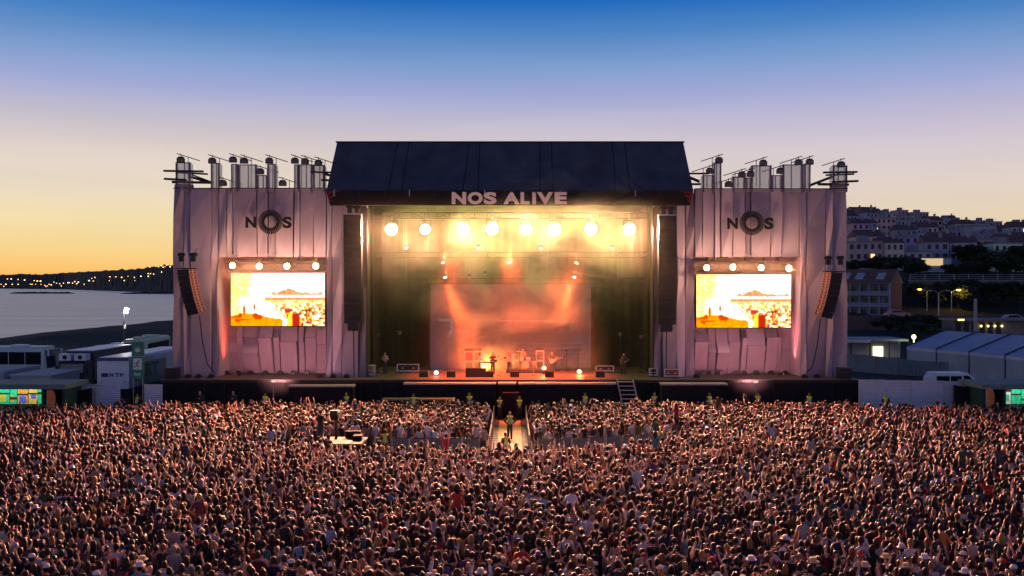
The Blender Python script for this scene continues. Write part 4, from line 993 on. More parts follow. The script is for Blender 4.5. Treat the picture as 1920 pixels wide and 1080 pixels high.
    # small black footlights along the base
    fm = MB().box(-.22,.22,-.2,.2,0,.2).box(-.14,.14,-.1,.1,.2,.3).mesh('footlight', M_blackpaint)
    xs = [353,372,396,425,447,470,498,525,550,575,600,625,650] if S < 0 else [1268,1305,1318,1336,1354,1381,1395,1418,1446,1472,1508,1532,1574]
    for i, x in enumerate(xs):
        rec = (409 < x < 600) if S < 0 else (1310 < x < 1500); D = (DR if rec else DF)-1.0
        f = inst('footlight', fm, None, (PX(x, D), D, ZD)); tag(f, f'small black floor light at the foot of the {name_side}-side wing, {ORD[i] if S > 0 else ORD[len(xs)-1-i]} from the stage opening', 'floor light', f'floor lights along the {name_side}-side wing')
    return T
M_hem = mat('fabric hem', (.16,.13,.19), .8); M_logo_ = mat('logo black', (.008,.008,.012), .6)
wing(-1, 'sea'); wing(1, 'town')

# floodlights on arms over the sleeves
def top_lamp(x, y, D, flip, label):
    z0 = PZ(352, D); p = P(x, y, D); t = thing('arm_floodlight', label, 'floodlight', (p.x, D, z0)); h = p.z-z0
    s = -flip
    MB().tube((s*.45,.4,-.4),(s*.45,.4,h+.25),.03,n=5).build('pole', M_blackpaint, t, local=True)
    MB().tube((-s*.35,.1,h+.52),(s*1.3,.7,h+.02),.035,n=5).build('arm', M_blackpaint, t, local=True)
    b = MB(); b.cbox((0,0,h-.02), (.55,.4,.34)); b.box(-.2,.2,-.15,.15,h+.15,h+.26); b.build('lamp_head', M_blackpaint, t, local=True)
    MB().box(-.22,.22,-.22,-.201,h-.16,h+.12).build('lens', mat('lamp glass', (.08,.08,.09), .15), t, local=True)
    MB().tube((0,0,h+.2),(0,.05,h+.5),.03,n=5).build('hanger', M_blackpaint, t, local=True)
Lt = [(339,300),(398,302),(437,300),(458,302),(488,322),(505,302),(418,344),(530,344),(553,302),(572,303),(597,306)]
Rt = [(1331,321),(1348,301),(1366,346),(1391,328),(1407,327),(1431,306),(1463,321),(1497,305),(1518,304),(1577,309)]
for tab, nm, fl in ((Lt,'sea',-1),(Rt,'town',1)):
    order = sorted(tab, key=lambda q: abs(q[0]-957))
    for q in tab: top_lamp(q[0], q[1], DF-.3, fl, f'small black floodlight on a bent arm above the {nm}-side wing, {ORD[order.index(q)]} from the roof')
# bundles of timbers sticking out of the corners
def timbers(segs, label):
    a0 = P(segs[0][0], segs[0][1], DF); t = thing('timber_bundle', label, 'timber', a0)
    for (x0, y0, x1, y1, w, dz) in segs:
        a, b = P(x0, y0, DF+dz), P(x1, y1, DF+dz*1.0); d = b-a
        h = w*DF/FPX; u = Vector((0,0,h)); v = Vector((0,.3,0))
        MB().add([a-u,b-u,b+u,a+u,a-u+v,b-u+v,b+u+v,a+u+v], [(0,1,2,3),(4,7,6,5),(0,4,5,1),(3,2,6,7),(0,3,7,4),(1,5,6,2)]).build('beam', M_dark, t)
timbers([(306,320,380,321,1.6,-.5),(330,323,388,326,1.4,.5),(307,335,348,337,1.8,-.5),(322,341,394,342,2.2,.1),(345,322,398,342,1.5,.9),(352,330,396,343,2.4,1.4)], 'dark timbers jutting out of the top outer corner of the sea-side wing')
timbers([(1608,322,1545,323,1.6,-.5),(1602,326,1550,328,1.4,.5),(1610,339,1562,341,1.8,-.5),(1592,346,1535,345,2.2,.1),(1575,325,1520,346,1.5,.9),(1562,331,1518,348,2.4,1.4)], 'dark timbers jutting out of the top outer corner of the town-side wing')
timbers([(582,322,626,323,1.4,-.4),(604,324,626,331,2.4,.2),(602,337,626,338,1.8,-.2)], 'dark timbers between the sea-side wing and the big roof')
timbers([(1285,325,1330,325,1.4,-.4),(1290,331,1312,340,2.4,.2),(1292,345,1314,345,1.8,-.2)], 'dark timbers between the town-side wing and the big roof')

# ---------------------------------------------------------------- roof
RE, RR = 78.6, 83.3; ze, zr, zf = PZ(357, RE), PZ(267, RR), PZ(385, RE+.2)
xl, xr = PX(612, RE), PX(1300, RE)
roof = thing('stage_roof', 'huge dark navy stage roof with NOS ALIVE on its front band', 'stage roof', (0, RE, ze))
seams = [612,632+113,632+135,879,900,1013,1033,1147,1170,1300]; seams_r = [(632,612),(746,728),(767,753),(880,868),(900,896),(1013,1012),(1034,1037),(1148,1155),(1171,1182),(1281,1300)]
sl = Vector((0, RR-RE, zr-ze)).normalized(); nrm = Vector((0, -sl.z, sl.y))
for i in range(len(seams_r)-1):
    a = Vector((PX(seams_r[i][1], RE)+.012, RE, ze)); b = Vector((PX(seams_r[i+1][1], RE)-.012, RE, ze)); c_ = Vector((PX(seams_r[i+1][0], RR)-.012, RR, zr)); d_ = Vector((PX(seams_r[i][0], RR)+.012, RR, zr))
    nu, nv = (9, 8) if (b-a).length > 2 else (3, 8); V, F = [], []; r_ = random.Random(700+i)
    for q in range(nv+1):
        for p_ in range(nu+1):
            f, g = p_/nu, q/nv; o_ = (a*(1-f)+b*f)*(1-g)+(d_*(1-f)+c_*f)*g
            sag = -.16*math.sin(math.pi*f)*math.sin(math.pi*g)*(1 if nu > 3 else .2) + (r_.uniform(-.025,.025) + .03*math.sin(f*11+q*.4+i) if 0 < p_ < nu and 0 < q < nv else 0)
            V.append(o_+nrm*sag)
    for q in range(nv):
        for p_ in range(nu): F.append((q*(nu+1)+p_, q*(nu+1)+p_+1, (q+1)*(nu+1)+p_+1, (q+1)*(nu+1)+p_))
    MB().add(V, F).build('roof_sheet', M_navy, roof, smooth=True)
    if i: 
        MB().tube(a-nrm*.0+Vector((-.012,0,0)), d_+Vector((-.012,0,0)), .035, n=5).build('seam', M_black, roof)
MB().quad((PX(632,RR),RR,zr),(PX(1281,RR),RR,zr),(xr,99,16),(xl,99,16)).build('rear_roof_sheet', M_navy, roof)
for x_, xx in ((xl,632),(xr,1281)): MB().quad((x_,RE,ze),(PX(xx,RR),RR,zr),(x_,99,16)).build('gable_sheet', M_navy, roof)
MB().tube((PX(632,RR)-.1,RR,zr+.03),(PX(1281,RR)+.1,RR,zr+.03),.07,n=6).build('ridge_pole', M_blackpaint, roof)
for k in range(15):
    xx = xl+.6+k*(xr-xl-1.2)/14; MB().box(xx-.03, xx+.03, RE-.1, RE-.05, ze-.45, ze+.05).build('ratchet_strap', M_steel if k % 3 == 0 else M_blackpaint, roof)
xl2, xr2 = PX(619, RE+.2), PX(1294, RE+.2)
MB().add([(xl,RE-.02,ze),(xr,RE-.02,ze),(xr2,RE+.2,zf),(xl2,RE+.2,zf),(xl,RE+.5,ze),(xr,RE+.5,ze),(xr2,RE+.5,zf),(xl2,RE+.5,zf)], [(0,1,2,3),(4,7,6,5),(3,2,6,7),(0,3,7,4),(1,5,6,2)]).build('front_band', M_black, roof)
MB().quad((xl,RE+.5,ze),(xr,RE+.5,ze),(xr,99,15.9),(xl,99,15.9)).build('ceiling_cloth', M_black, roof)
M_red = mat('painted red light', (.30,.02,.025), .6, var=.3, scale=2)  # red light on the band corners, put into the colour of these patches
for s, x0_, x1_ in ((-1,612,640),(1,1300,1272)):
    a = Vector((PX(x0_,RE),RE-.06,ze-.04)); b = Vector((PX(x1_,RE),RE-.06,ze-.04))
    for k in range(3):
        f = k/3; p = a+Vector((-s*.08*k,.02*k,-.34*k)); q = b+(a-b)*(k*.25)+Vector((0,.02*k,-.34*k))
        MB().quad(p, q, q+Vector((s*.2,0,-.06)), p+Vector((-s*.06,.02,-.3))).build('painted_red_light_corner', M_red, roof)
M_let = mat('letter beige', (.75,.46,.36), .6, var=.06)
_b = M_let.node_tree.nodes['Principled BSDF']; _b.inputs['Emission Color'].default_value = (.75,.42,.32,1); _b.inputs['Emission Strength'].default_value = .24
Dt = RE-.12
lets = [('N',847,874),('O',877,905),('S',907,931),('A',944,974),('L',976,993),('I',998,1005),('V',1007,1037),('E',1040,1063)]
for ch, x0_, x1_ in lets:
    o = inst('letter', text_mesh('letter', ch, (x1_-x0_)*Dt/FPX, 23*Dt/FPX, .03, M_let, .05), roof, P((x0_+x1_)/2, 371.5, Dt)-Vector(roof.location))
    o.rotation_euler = (R(-8),0,0)

# ---------------------------------------------------------------- inside the stage
M_drape = mat('black drape', (.02,.018,.016), .95, var=.4, scale=1.5, stretch=(3,3,.2), bump=.5, bscale=3)
def drape(p, q, z0, z1, name, label, n):
    p, q = Vector(p), Vector(q); t = thing(name, label, 'curtain', (p.x, p.y, z0)); d = (q-p); V, F = [], []
    nn = Vector((-d.y, d.x, 0)).normalized()
    for i in range(n+1):
        o_ = p+d*i/n + nn*(.12*math.sin(i*2.1)); V += [(o_.x,o_.y,z0),(o_.x,o_.y,z1)]
    MB().add(V, [(2*i,2*i+2,2*i+3,2*i+1) for i in range(n)]).build('cloth', M_drape, t, True)
drape((-12.5,91,0),(12.3,91,0), ZD, 16, 'back_drape', 'black backdrop curtain across the rear of the stage', 90)
drape((-11.7,81.3,0),(-12.3,91,0), ZD, 16, 'side_drape', 'black side curtain of the stage, sea side', 40)
drape((11.4,81.3,0),(12.1,91,0), ZD, 16, 'side_drape', 'black side curtain of the stage, town side', 40)

for x0_, x1_, nm in ((PX(688,DF)+.01, PX(688,DF)+.07, 'sea'), (PX(1225,DF)-.07, PX(1225,DF)-.01, 'town')):
    t = thing('added_edge_strip', f'added narrow black strip hiding the bright cloth along the {nm}-side edge of the stage opening', 'curtain', (x0_, DF, ZD)); MB().box(0, x1_-x0_, -.35, 1.3, 0, 13.3).build('cloth', M_drape, t, local=True)  # added strips, put in to cover the lamp-lit cloth returns

# LED backdrop
E_back = emit_attr('backdrop LED', .11)
def paint_back(u, v):
    rs = np.random.RandomState(4); c = np.zeros((len(u), 3))
    top = np.array([.75,.50,.45]); pink = np.array([.80,.36,.36]); purp = np.array([.42,.26,.40]); blue = np.array([.18,.24,.55])
    c += pink
    w = np.clip((v-.45)/.5, 0, 1)[:,None]; c = c*(1-w)+top*w
    w = (np.clip((.34-u)/.3, 0, 1)*np.clip((.75-v)/.5, 0, 1))[:,None]; c = c*(1-w*.85)+purp*w*.85
    w = (np.clip((u-.70)/.25, 0, 1)*np.clip((.5-v)/.35, 0, 1))[:,None]; c = c*(1-w*.7)+purp*w*.7
    w = (np.clip((.10-v)/.08, 0, 1)*(u < .3))[:,None]; c = c*(1-w)+blue*w
    arc = (np.abs(np.hypot((u-.02)*1.9, (v-.52)*1.0)-.22) < .018) & (u > .1) & (v < .60) & (v > .38); c[arc] = [1.5,1.3,1.35]
    ln = (np.abs(v-(.575-.04*(u-.45))) < .010) & (u > .42) & (u < .9); c[ln] = [1.6,1.35,1.2]
    ln = (np.abs(v-.575) < .012) & (u > .05) & (u < .14); c[ln] = [1.3,1.1,1.2]
    for k in range(5):
        s_ = (np.abs(v-(.08+.055*k+.10*np.clip(u-.75, 0, 1)**1.2)) < .010) & (u > .62-.03*k) & (u < .97); c[s_] = c[s_]*.4+np.array([.9,.75,1.0])*.6
    return c*(.93+.14*rs.rand(len(u), 1))
DB = 87.5
bk = thing('backdrop_screen', 'large pink video wall at the back of the stage', 'screen', (PX(957,DB), DB, ZD))
inst('display', grid_screen('display', PX(807,DB), PX(1108,DB), ZD+.05, PZ(533,DB), DB, 120, 64, paint_back, E_back), bk, -Vector(bk.location))
MB().box(PX(807,DB)-.1, PX(1108,DB)+.1, DB+.02, DB+.25, ZD, PZ(533,DB)+.1).build('frame', M_blackpaint, bk)
for nm, y_, D_, lab in (('rear_truss',527,87.0,'long lighting truss right above the video wall'),('mid_truss',478,85,'smoke-veiled lighting truss halfway up the stage'),('front_truss',404,83.2,'front lighting truss that carries the eight big lamps')):
    t = thing(nm, lab, 'truss', (0, D_, PZ(y_, D_))); truss('lattice', (-11.2,0,0), (11.2,0,0), .45, M_blackpaint, t, local=True, r=.025)
    m_ = MB()
    for x_ in (-9,-3,3,9): m_.tube((x_,0,0),(x_,0,15.8-PZ(y_,D_)),.02,n=4)
    m_.build('chain', M_steel, t, local=True)

# big blinders
E_blind = emit('blinder lens', (1.0,.86,.52), 40)
bl_px = [(734,430),(797,430),(869,430),(923,429),(986,430),(1040,430),(1108,429),(1180,430)]
SPOTC = (1.0,.46,.26)
for i, (x, y) in enumerate(bl_px):
    D = 82.6; p = P(x, y, D); t = thing('blinder_lamp', f'big blazing round stage lamp, {ORD[i]} of eight from the sea side', 'stage lamp', p)
    Mx = Matrix.Rotation(R(90), 3, 'X')
    h_ = MB(); h_.lathe([(.50,-.02),(.52,0),(.40,.35),(.2,.5)], (0,0,0), 16, Matrix.Rotation(R(-90),3,'X')); h_.build('housing', M_blackpaint, t, True, local=True)
    rr = .47*(1.0 if i != 1 else .85)
    l_ = MB(); l_.lathe([(rr,-.03),(rr*.7,-.09),(.02,-.12)], (0,0,0), 16, Matrix.Rotation(R(-90),3,'X')); l_.build('lens', E_blind, t, True, local=True)
    MB().tube((-.45,.15,0),(-.45,.3,.75),.03,n=5).tube((.45,.15,0),(.45,.3,.75),.03,n=5).tube((-.45,.3,.75),(.45,.3,.75),.03,n=5).build('yoke', M_blackpaint, t, local=True)
    MB().tube((0,.3,.75),(0,.5,1.25),.04,n=5).build('clamp', M_steel, t, local=True)
    spot('beam', p+Vector((0,-.35,0)), (p.x*2.2, 38, 1.5), BLIND_W, SPOTC, 84, .8, .3, t)
    point('glow', p+Vector((0,1.1,-.2)), GLOW_W, (.97,.86,.25), .4, t)
    if i in (1,3,5,6): point('spill', p+Vector((0,-.7,.25)), 300, (1,.80,.30), .4, t)

# small moving heads
E_small = emit('small lens', (1,.85,.6), 14)
small = [(762,465,84.8),(897,465,84.8),(1014,466,84.8),(1148,466,84.8),(831,492,86.5),(955,492,86.5),(1081,493,86.5),(835,520,86.6),(910,515,86.6),(1077,520,86.6),(880,520,86.6)]
for i, (x, y, D) in enumerate(small):
    p = P(x, y, D); s_ = 1 if x < 957 else -1; on = i < 7 or i in (7,9)
    t = thing('moving_head', f'small moving-head lamp hung in the stage smoke, {ORD[i]} of the set, {"upper" if y < 480 else "middle" if y < 500 else "lower"} row', 'stage lamp', p)
    MB().box(-.14,.14,.1,.4,-.05,.3).build('body', M_blackpaint, t, local=True); MB().tube((0,.25,.3),(0,.3,.55),.03,n=5).build('clamp', M_steel, t, local=True)
    MB().ball((0,0,0), (.13,.06,.065), 8, 5, Matrix.Rotation(R(25*-s_),3,'Y')).build('lens', E_small if on else M_alu, t, True, local=True)
for i in range(4):
    x, y, D = small[i]; p = P(x, y, D)
    if RED_W: spot('audience_beam', p+Vector((0,-.3,-.05)), (p.x*2.6, 50, 1.5), RED_W, (1,.28,.19), 75, .8, .15, bpy.data.objects['mid_truss'])
# orange beams into the smoke
for x, y, D, tx, ty, e, dg_ in ((831,492,86.3,900,712,1.0,16),(955,492,86.3,957,712,.8,10),(1081,493,86.3,1010,712,.6,16),(835,520,86.5,905,712,.9,26),(1077,520,86.5,1000,712,.7,26)):
    spot('beam', P(x,y,D)+Vector((0,-.15,-.1)), P(tx,ty,83.5), e*BEAM_W, (1,.13,.03), dg_, .5, .08, bpy.data.objects['rear_truss'])
for x, e in ((830,1.0),(957,1.2),(1085,1.0)):
    spot('red_wash', P(x,470,82.5), P(x*.5+478,712,82), e*WASH_W, (1,.09,.04), 75, .8, .3, bpy.data.objects['front_truss'])

# side video screens with lamp bars
E_scr = emit_attr('side screen LED', SCR)
def paint_side(u, v):
    rs = np.random.RandomState(9); n = len(u); bl = rs.rand(60, 60); bu, bv = (u*44).astype(int), (v*25).astype(int); r1 = bl[bu, bv]; r2 = rs.rand(60,60)[(u*88).astype(int) % 60, (v*50).astype(int)]
    c = np.ones((n,3))*np.array([1.0,.98,.97])
    w = (np.clip((.40-u)/.22, 0, 1)*(.55+.45*r1))[:,None]; c = c*(1-w)+np.array([1.0,.78,.10])*w
    b = np.exp(-(((u-.27)/.05)**2)); c = c*(1-b[:,None])+b[:,None]*np.array([1,1,.85])
    g = np.clip(1-np.hypot((u-.17)/.13, (v-.40)/.22), 0, 1)[:,None]; c = c*(1-g)+g*np.array([1.1,1.1,.9])
    tree_ = (u > .42) & (u < .98) & (v > .58) & (v < .60+.08*np.exp(-((u-.62)/.10)**2)+.04*r1); c[tree_] = np.array([.75,.30,.14])*(.5+1.0*r2[tree_,None])
    tw = (u >= .80) & (np.abs(v-.64-.02*np.sin(u*40)) < .02); c[tw] = [.85,.50,.50]
    hz = (np.abs(v-.515) < .03) & (u > .36); c[hz] = np.array([.78,.32,.12])*(.5+.8*r2[hz,None])
    cr = (v < .485) & (u > .34+.26*(1-v/.485)); pal_ = np.array([[1,.95,.75],[1,.74,.25],[.62,.10,.02],[.22,.03,.01],[1,.85,.5],[.85,.28,.03]])
    k = np.clip((r1*6).astype(int), 0, 5); k = np.where(r2 > .7, (k+2) % 6, k); far_ = np.clip((v-.30)/.18, 0, 1)[cr,None]; c[cr] = pal_[k[cr]]*(1-far_*.6)+np.array([.95,.72,.32])*far_*.6
    fl = (v < .19+.05*np.sin(u*9)) & (u < .55); c[fl] = np.array([1.0,.34,.0])*(.75+.4*r1[fl,None])
    st = (v < .46) & (np.abs(u-(.36+.30*(1-v/.46))) < .035+.05*v); c[st] = [1,.96,.8]
    s2 = (v < .36) & (np.abs(u-(.385+.30*(1-v/.46))) < .012); c[s2] = [.85,.35,.1]
    bx = (u > .655) & (u < .735) & (v < .23); c[bx] = [.42,.03,.01]
    b2 = (u > .61) & (u <= .655) & (v < .25); c[b2] = [1,.6,.04]
    b3 = (u > .575) & (u < .63) & (v > .24) & (v < .34); c[b3] = [.55,.05,.02]
    for (a, z, w_, h_) in ((.14,.30,.014,.10),(.25,.36,.01,.08),(.29,.17,.05,.05),(.26,.2,.03,.05),(.06,.17,.05,.02),(.12,.12,.09,.014),(.07,.1,.03,.03),(.10,.2,.02,.05)):
        f = (((u-a)/w_)**2+((v-z)/h_)**2 < 1); c[f] = np.array([.50,.08,.0])
    c = np.clip(c, 0, 1.2).reshape(98, 176, 3)
    for _ in range(2):
        p_ = np.pad(c, ((1,1),(1,1),(0,0)), 'edge'); c = (p_[1:-1,1:-1]*2+p_[:-2,1:-1]+p_[2:,1:-1]+p_[1:-1,:-2]+p_[1:-1,2:])/6
    return c.reshape(-1, 3)**1.35
E_lamp4 = emit('warm lamp lens', (1.0,.78,.36), 22)
for nm, x0_, x1_, y0_, y1_, lamps in (('sea',433,609,512,611,[(436,498),(486,499),(538,499),(592,499)]),('town',1306,1483,515,614,[(1325,502),(1374,501),(1427,502),(1479,503)])):
    D = DF+1.4; t = thing('side_screen', f'blazing video screen hung in the {nm}-side wing, showing stage and crowd', 'screen', (PX((x0_+x1_)/2,D), D, PZ(y1_,D)))
    inst('display', grid_screen('display', PX(x0_,D), PX(x1_,D), PZ(y1_,D), PZ(y0_,D), D, 176, 98, paint_side, E_scr), t, -Vector(t.location))
    MB().box(PX(x0_,D)-.06, PX(x1_,D)+.06, D+.02, D+.3, PZ(y1_,D)-.06, PZ(y0_,D)+.06).build('frame', M_blackpaint, t)
    for xx in (x0_+25, x1_-25): MB().tube((PX(xx,D),D+.2,PZ(y0_,D)),(PX(xx,D),D+.2,PZ(484,D)),.03,n=5).build('hanger', M_steel, t)
    D = DF-.5
    tr = thing('lamp_truss', f'short lighting truss above the {nm}-side screen', 'truss', (PX((x0_+x1_)/2,D-.3), D-.3, PZ(500,D-.3)))
    truss('lattice', ((PX(x0_-6,D)-tr.location.x),0,0), ((PX(x1_+4,D)-tr.location.x),0,0), .5, M_blackpaint, tr, local=True, r=.04)
    MB().box(PX(x0_-4,D)-tr.location.x, PX(x1_,D)-tr.location.x, .3, .36, -.42, .42).build('backing', mat('truss cloth', (.12,.09,.07), .8), tr, local=True)
    for k, (x, y) in enumerate(lamps):
        p = P(x, y, D-.8); l_ = thing('screen_lamp', f'bright warm lamp on the truss above the {nm}-side screen, {ORD[k]} from the {"sea" if True else ""} end', 'stage lamp', p)
        MB().lathe([(.27,0),(.29,.02),(.2,.3)], (0,0,0), 14, Matrix.Rotation(R(-90),3,'X')).build('housing', M_blackpaint, l_, True, local=True)
        MB().lathe([(.22,-.02),(.15,-.06),(.02,-.08)], (0,0,0), 14, Matrix.Rotation(R(-90),3,'X')).build('lens', E_lamp4, l_, True, local=True)
        spot('beam', p+Vector((0,-.2,0)), (p.x*.9, 38, 1), LAMP4_W, (1,.33,.20), 110, 1, .2, l_)
        point('glow', p+Vector((0,-.35,.1)), 300, (1,.55,.34), .2, l_)
for nm, x_, s, c_ in (('sea',409,1,(1,.10,.03)),('town',1502,-1,(1,.22,.24))):
    xc = PX(x_, DF); t = thing('cheek_lamp', f'small red lamp on the deck that lights the inner edge of the {nm}-side recess', 'floor light', (xc+s*1.3, DF+1.2, ZD))
    MB().box(-.18,.18,-.15,.15,0,.22).build('body', M_blackpaint, t, local=True); MB().box(-s*.2-.01,-s*.2+.01,-.1,.1,.06,.2).build('lens', emit('red lens', c_, 3), t, local=True)
    for zz, e in ((6,700),(10.5,2200)): spot('beam', (xc+s*1.0, DF+1.2, ZD+.3), (xc, DF+1.7, zz), e, c_, 55, .9, .1, t)

# ---------------------------------------------------------------- PA
cab_me = MB().box(-.68,.68,-.45,.45,-.23,.23).mesh('cabinet', M_blackpaint); gr_me = MB().box(-.64,.64,-.48,-.455,-.2,.2).mesh('grille', mat('speaker grille', (.03,.03,.03), .7, bump=.5, bscale=60))
sm_me = MB().box(-.42,.42,-.4,.4,-.25,.25).mesh('cabinet', M_blackpaint)
hoist_me = MB().box(-.16,.16,-.16,.16,-.35,.35).box(-.28,.28,-.1,.1,.1,.3).mesh('hoist', M_blackpaint)
for nm, xc, y0_, y1_ in (('sea',662,403,607),('town',1250.5,405,609)):
    D = 79.6; n = 18; z0, z1 = PZ(y1_,D), PZ(y0_,D); t = thing('line_array', f'long black hanging line-array of speakers beside the {nm}-side wing', 'speaker', (PX(xc,D), D, z0)); st = (z1-z0)/n
    for k in range(n):
        c_ = inst('cabinet', cab_me, t, (0,.02*abs(k-n), st*(k+.5)), (R(-4*(1-k/n)),0,0), (1,1,st/.47)); inst('grille', gr_me, c_)
    for k in range(1): inst('cabinet', sm_me, t, (0,.25,-.27), (R(-10),0,0))
    inst('hoist', hoist_me, t, (-.25,0,z1-z0+.45)); inst('hoist', hoist_me, t, (.3,0,z1-z0+.4))
    MB().box(-.7,.7,-.4,.5,z1-z0+.01,z1-z0+.1).build('rigging_frame', M_steel, t, local=True)
    MB().tube((0,.2,-.5),(0,.5,-z0+ZD),.04,n=5).build('cable', M_black, t, local=True)
    MB().tube((-.25,0,z1-z0+.8),(-.25,0,16.3-z0),.02,n=4).tube((.3,0,z1-z0+.8),(.3,0,16.3-z0),.02,n=4).build('chain', M_steel, t, local=True)
cab2 = MB().prism([(-.5,-.55),(.5,-.55),(.42,.5),(-.42,.5)], -.215, .215, 'z').mesh('cabinet', M_blackpaint)
M_gr2 = mat('grille with painted pink light', (.35,.12,.10), .6, var=.2); port = MB()  # pink stage light on the speaker fronts put into the base colour
port.box(-.13, .13, -.60, -.585, -.06, .06)
port_me = port.mesh('port', M_black); gr2 = MB().box(-.47,.47,-.58,-.555,-.19,.19).mesh('grille', M_gr2)
for nm, x0_, y0_, s in (('sea',349,510,1),('town',1563,516,-1)):
    D = 79.3; t = thing('side_array', f'curved black speaker array hung in front of the {nm}-side wing edge', 'speaker', P(x0_, y0_, D))
    z = 0; yy = 0
    for k in range(8):
        pt = R(-k*1.3-2); c_ = inst('cabinet', cab2, t, (s*(.05*k+.007*k*k), .01*k, -k*.43), (pt, R(s*-k*1.2-s*3), R(s*74)))
        g_ = inst('grille', gr2, c_); [inst('port', port_me, c_, (a, 0, b)) for a in (-.24,.24) for b in (-.09,.09)]
    for dx in (-.4,.55):
        inst('hoist', hoist_me, t, (dx,.1,1.15)); 
        MB().tube((dx,.1,.3),(dx,.1,.9),.02,n=4).tube((dx,.1,1.4),(dx,1.2,1.9),.03,n=4).build('chain', M_steel, t, local=True)
    MB().box(-.8,.8,-.3,.3,.24,.32).build('rigging_frame', M_blackpaint, t, local=True)
    MB().path([(s*.9,.4,-3.4),(s*1.0,.9,-5.5),(s*1.3,1.1,-7.2),(s*1.9,.9,PZ(701,D)-t.location.z)], .04, 5).build('cable', M_black, t, local=True)

# ---------------------------------------------------------------- gear on deck
def onstage(x, D): return Vector((PX(x, D), D, ZD))
def lamp_stand(x, D, ytop, label, head=1.0):
    p = onstage(x, D); h = PZ(ytop, D)-ZD; t = thing('lamp_stand', label, 'lamp stand', p)
    MB().tube((0,0,.05),(0,0,h-.3),.035,n=6).build('pole', M_blackpaint, t, local=True); MB().box(-.3,.3,-.3,.3,0,.05).build('base', M_blackpaint, t, local=True)
    MB().lathe([(.05,0),(.14,.05),(.2,.25),(.21,.3)], (0,0,h-.3), 12).build('lamp_head', mat('dull lamp', (.10,.09,.09), .4), t, True, local=True)
for i, x in enumerate((838,858,879)): lamp_stand(x, 86.6, 653, f'thin floor lamp before the video wall, sea side, {ORD[i]} from the dark curtain')
for i, x in enumerate((1084,1062,1043,978)): lamp_stand(x, 86.6, 654, f'thin floor lamp before the video wall, town side, {ORD[i]} from the dark curtain')
for x, y, l_ in ((708,626,'sea side, outer'),(748,621,'sea side, inner'),(1164,624,'town side, inner'),(1203,629,'town side, outer')): lamp_stand(x, 84.5, y, f'tall lamp stand in the dark stage corner, {l_}')
def amp_stack(x0, x1, D, label, cols):
    p = onstage((x0+x1)/2, D); w = PX(x1,D)-PX(x0,D); t = thing('amplifier_stack', label, 'amplifier', p)
    for k, c_ in enumerate(cols):
        z = .1+k*.85; b = MB().box(-w/2, w/2, 0, .5, z, z+.82).build('cabinet', mat('amp white', (.55,.5,.48), .6), t, local=True)
        MB().box(-w/2+.08, w/2-.08, -.03, .02, z+.08, z+.74).build('grille', mat('amp cloth', c_, .8), b, local=True)
    MB().box(-w/2,w/2,.05,.45,.1+.85*len(cols),.3+.85*len(cols)).build('amp_head', M_blackpaint, t, local=True)
amp_stack(871, 888, 84.3, 'pair of amplifier cabinets, red over green, nearer the sea side', [(.05,.22,.12),(.45,.06,.06)])
amp_stack(889, 903, 84.5, 'second red-over-green amplifier stack, behind the keyboard player', [(.05,.22,.12),(.45,.06,.06)])
amp_stack(1005, 1020, 85.2, 'grey amplifier stack at the drummer\'s town side', [(.12,.10,.10),(.12,.10,.10)])
def flight_case(x0, x1, ytop, D, label, col):
    p = onstage((x0+x1)/2, D); w = PX(x1,D)-PX(x0,D); h = PZ(ytop,D)-ZD; t = thing('flight_case', label, 'flight case', p)
    MB().box(-w/2, w/2, 0, .8, .12, h).build('box', mat('case '+label[:8], col, .5), t, local=True); e = .05
    f = MB()
    for s in (-1,1): f.box(s*w/2-e, s*w/2+e, -.03, .0, .1, h+.02)
    f.box(-w/2+e, w/2-e, -.03, 0, h-e, h+.02); f.box(-w/2+e, w/2-e, -.03, 0, .1, .1+e*2); f.build('metal_edge', M_alu, t, local=True)
    for s in (-1,1): MB().tube((s*w*.4,.1,0),(s*w*.4,.1,.12),.06,n=8).build('caster', M_rub, t, local=True); MB().box(s*w*.25-.1,s*w*.25+.1,-.05,-.03,h*.5,h*.6).build('latch', M_alu, t, local=True)
flight_case(688, 702, 685, 81.0, 'small pale flight case at the sea-side edge of the stage opening', (.25,.2,.18))
flight_case(1218, 1232, 691, 80.6, 'black flight case at the town-side edge of the stage opening', (.03,.03,.03))
flight_case(1246, 1273, 692, 79.6, 'wide red flight case under the town-side line array', (.28,.07,.06))
flight_case(745, 785, 683, 84.5, 'dark equipment rack in the sea-side stage corner', (.02,.02,.02))
flight_case(1118, 1150, 686, 84.5, 'dark equipment rack in the town-side stage corner', (.02,.02,.02))
def monitor(x, D, label):
    t = thing('floor_monitor', label, 'speaker', onstage(x, D)); MB().prism([(-.35,0),(.35,0),(.35,.18),(-.1,.5),(-.35,.45)], -.35, .35, 'x').build('cabinet', M_blackpaint, t, local=True)
    MB().quad((-.3,.33,.24),(.3,.33,.24),(.3,-.05,.50),(-.3,-.05,.50)).build('grille', mat('speaker grille', (.03,.03,.03), .7), t, local=True)
for i, x in enumerate((795,846,917,965,1030,1125)): monitor(x, 80.6, f'black wedge monitor on the stage lip, {ORD[i]} from the sea side')
MB().box(PX(892,80.3)-.8, PX(892,80.3)+.8, 80.3, 81, ZD, ZD+.7).build('equipment_chest', M_blackpaint); tag(bpy.data.objects['equipment_chest'], 'low black chest in front of the red and green amplifiers', 'chest')
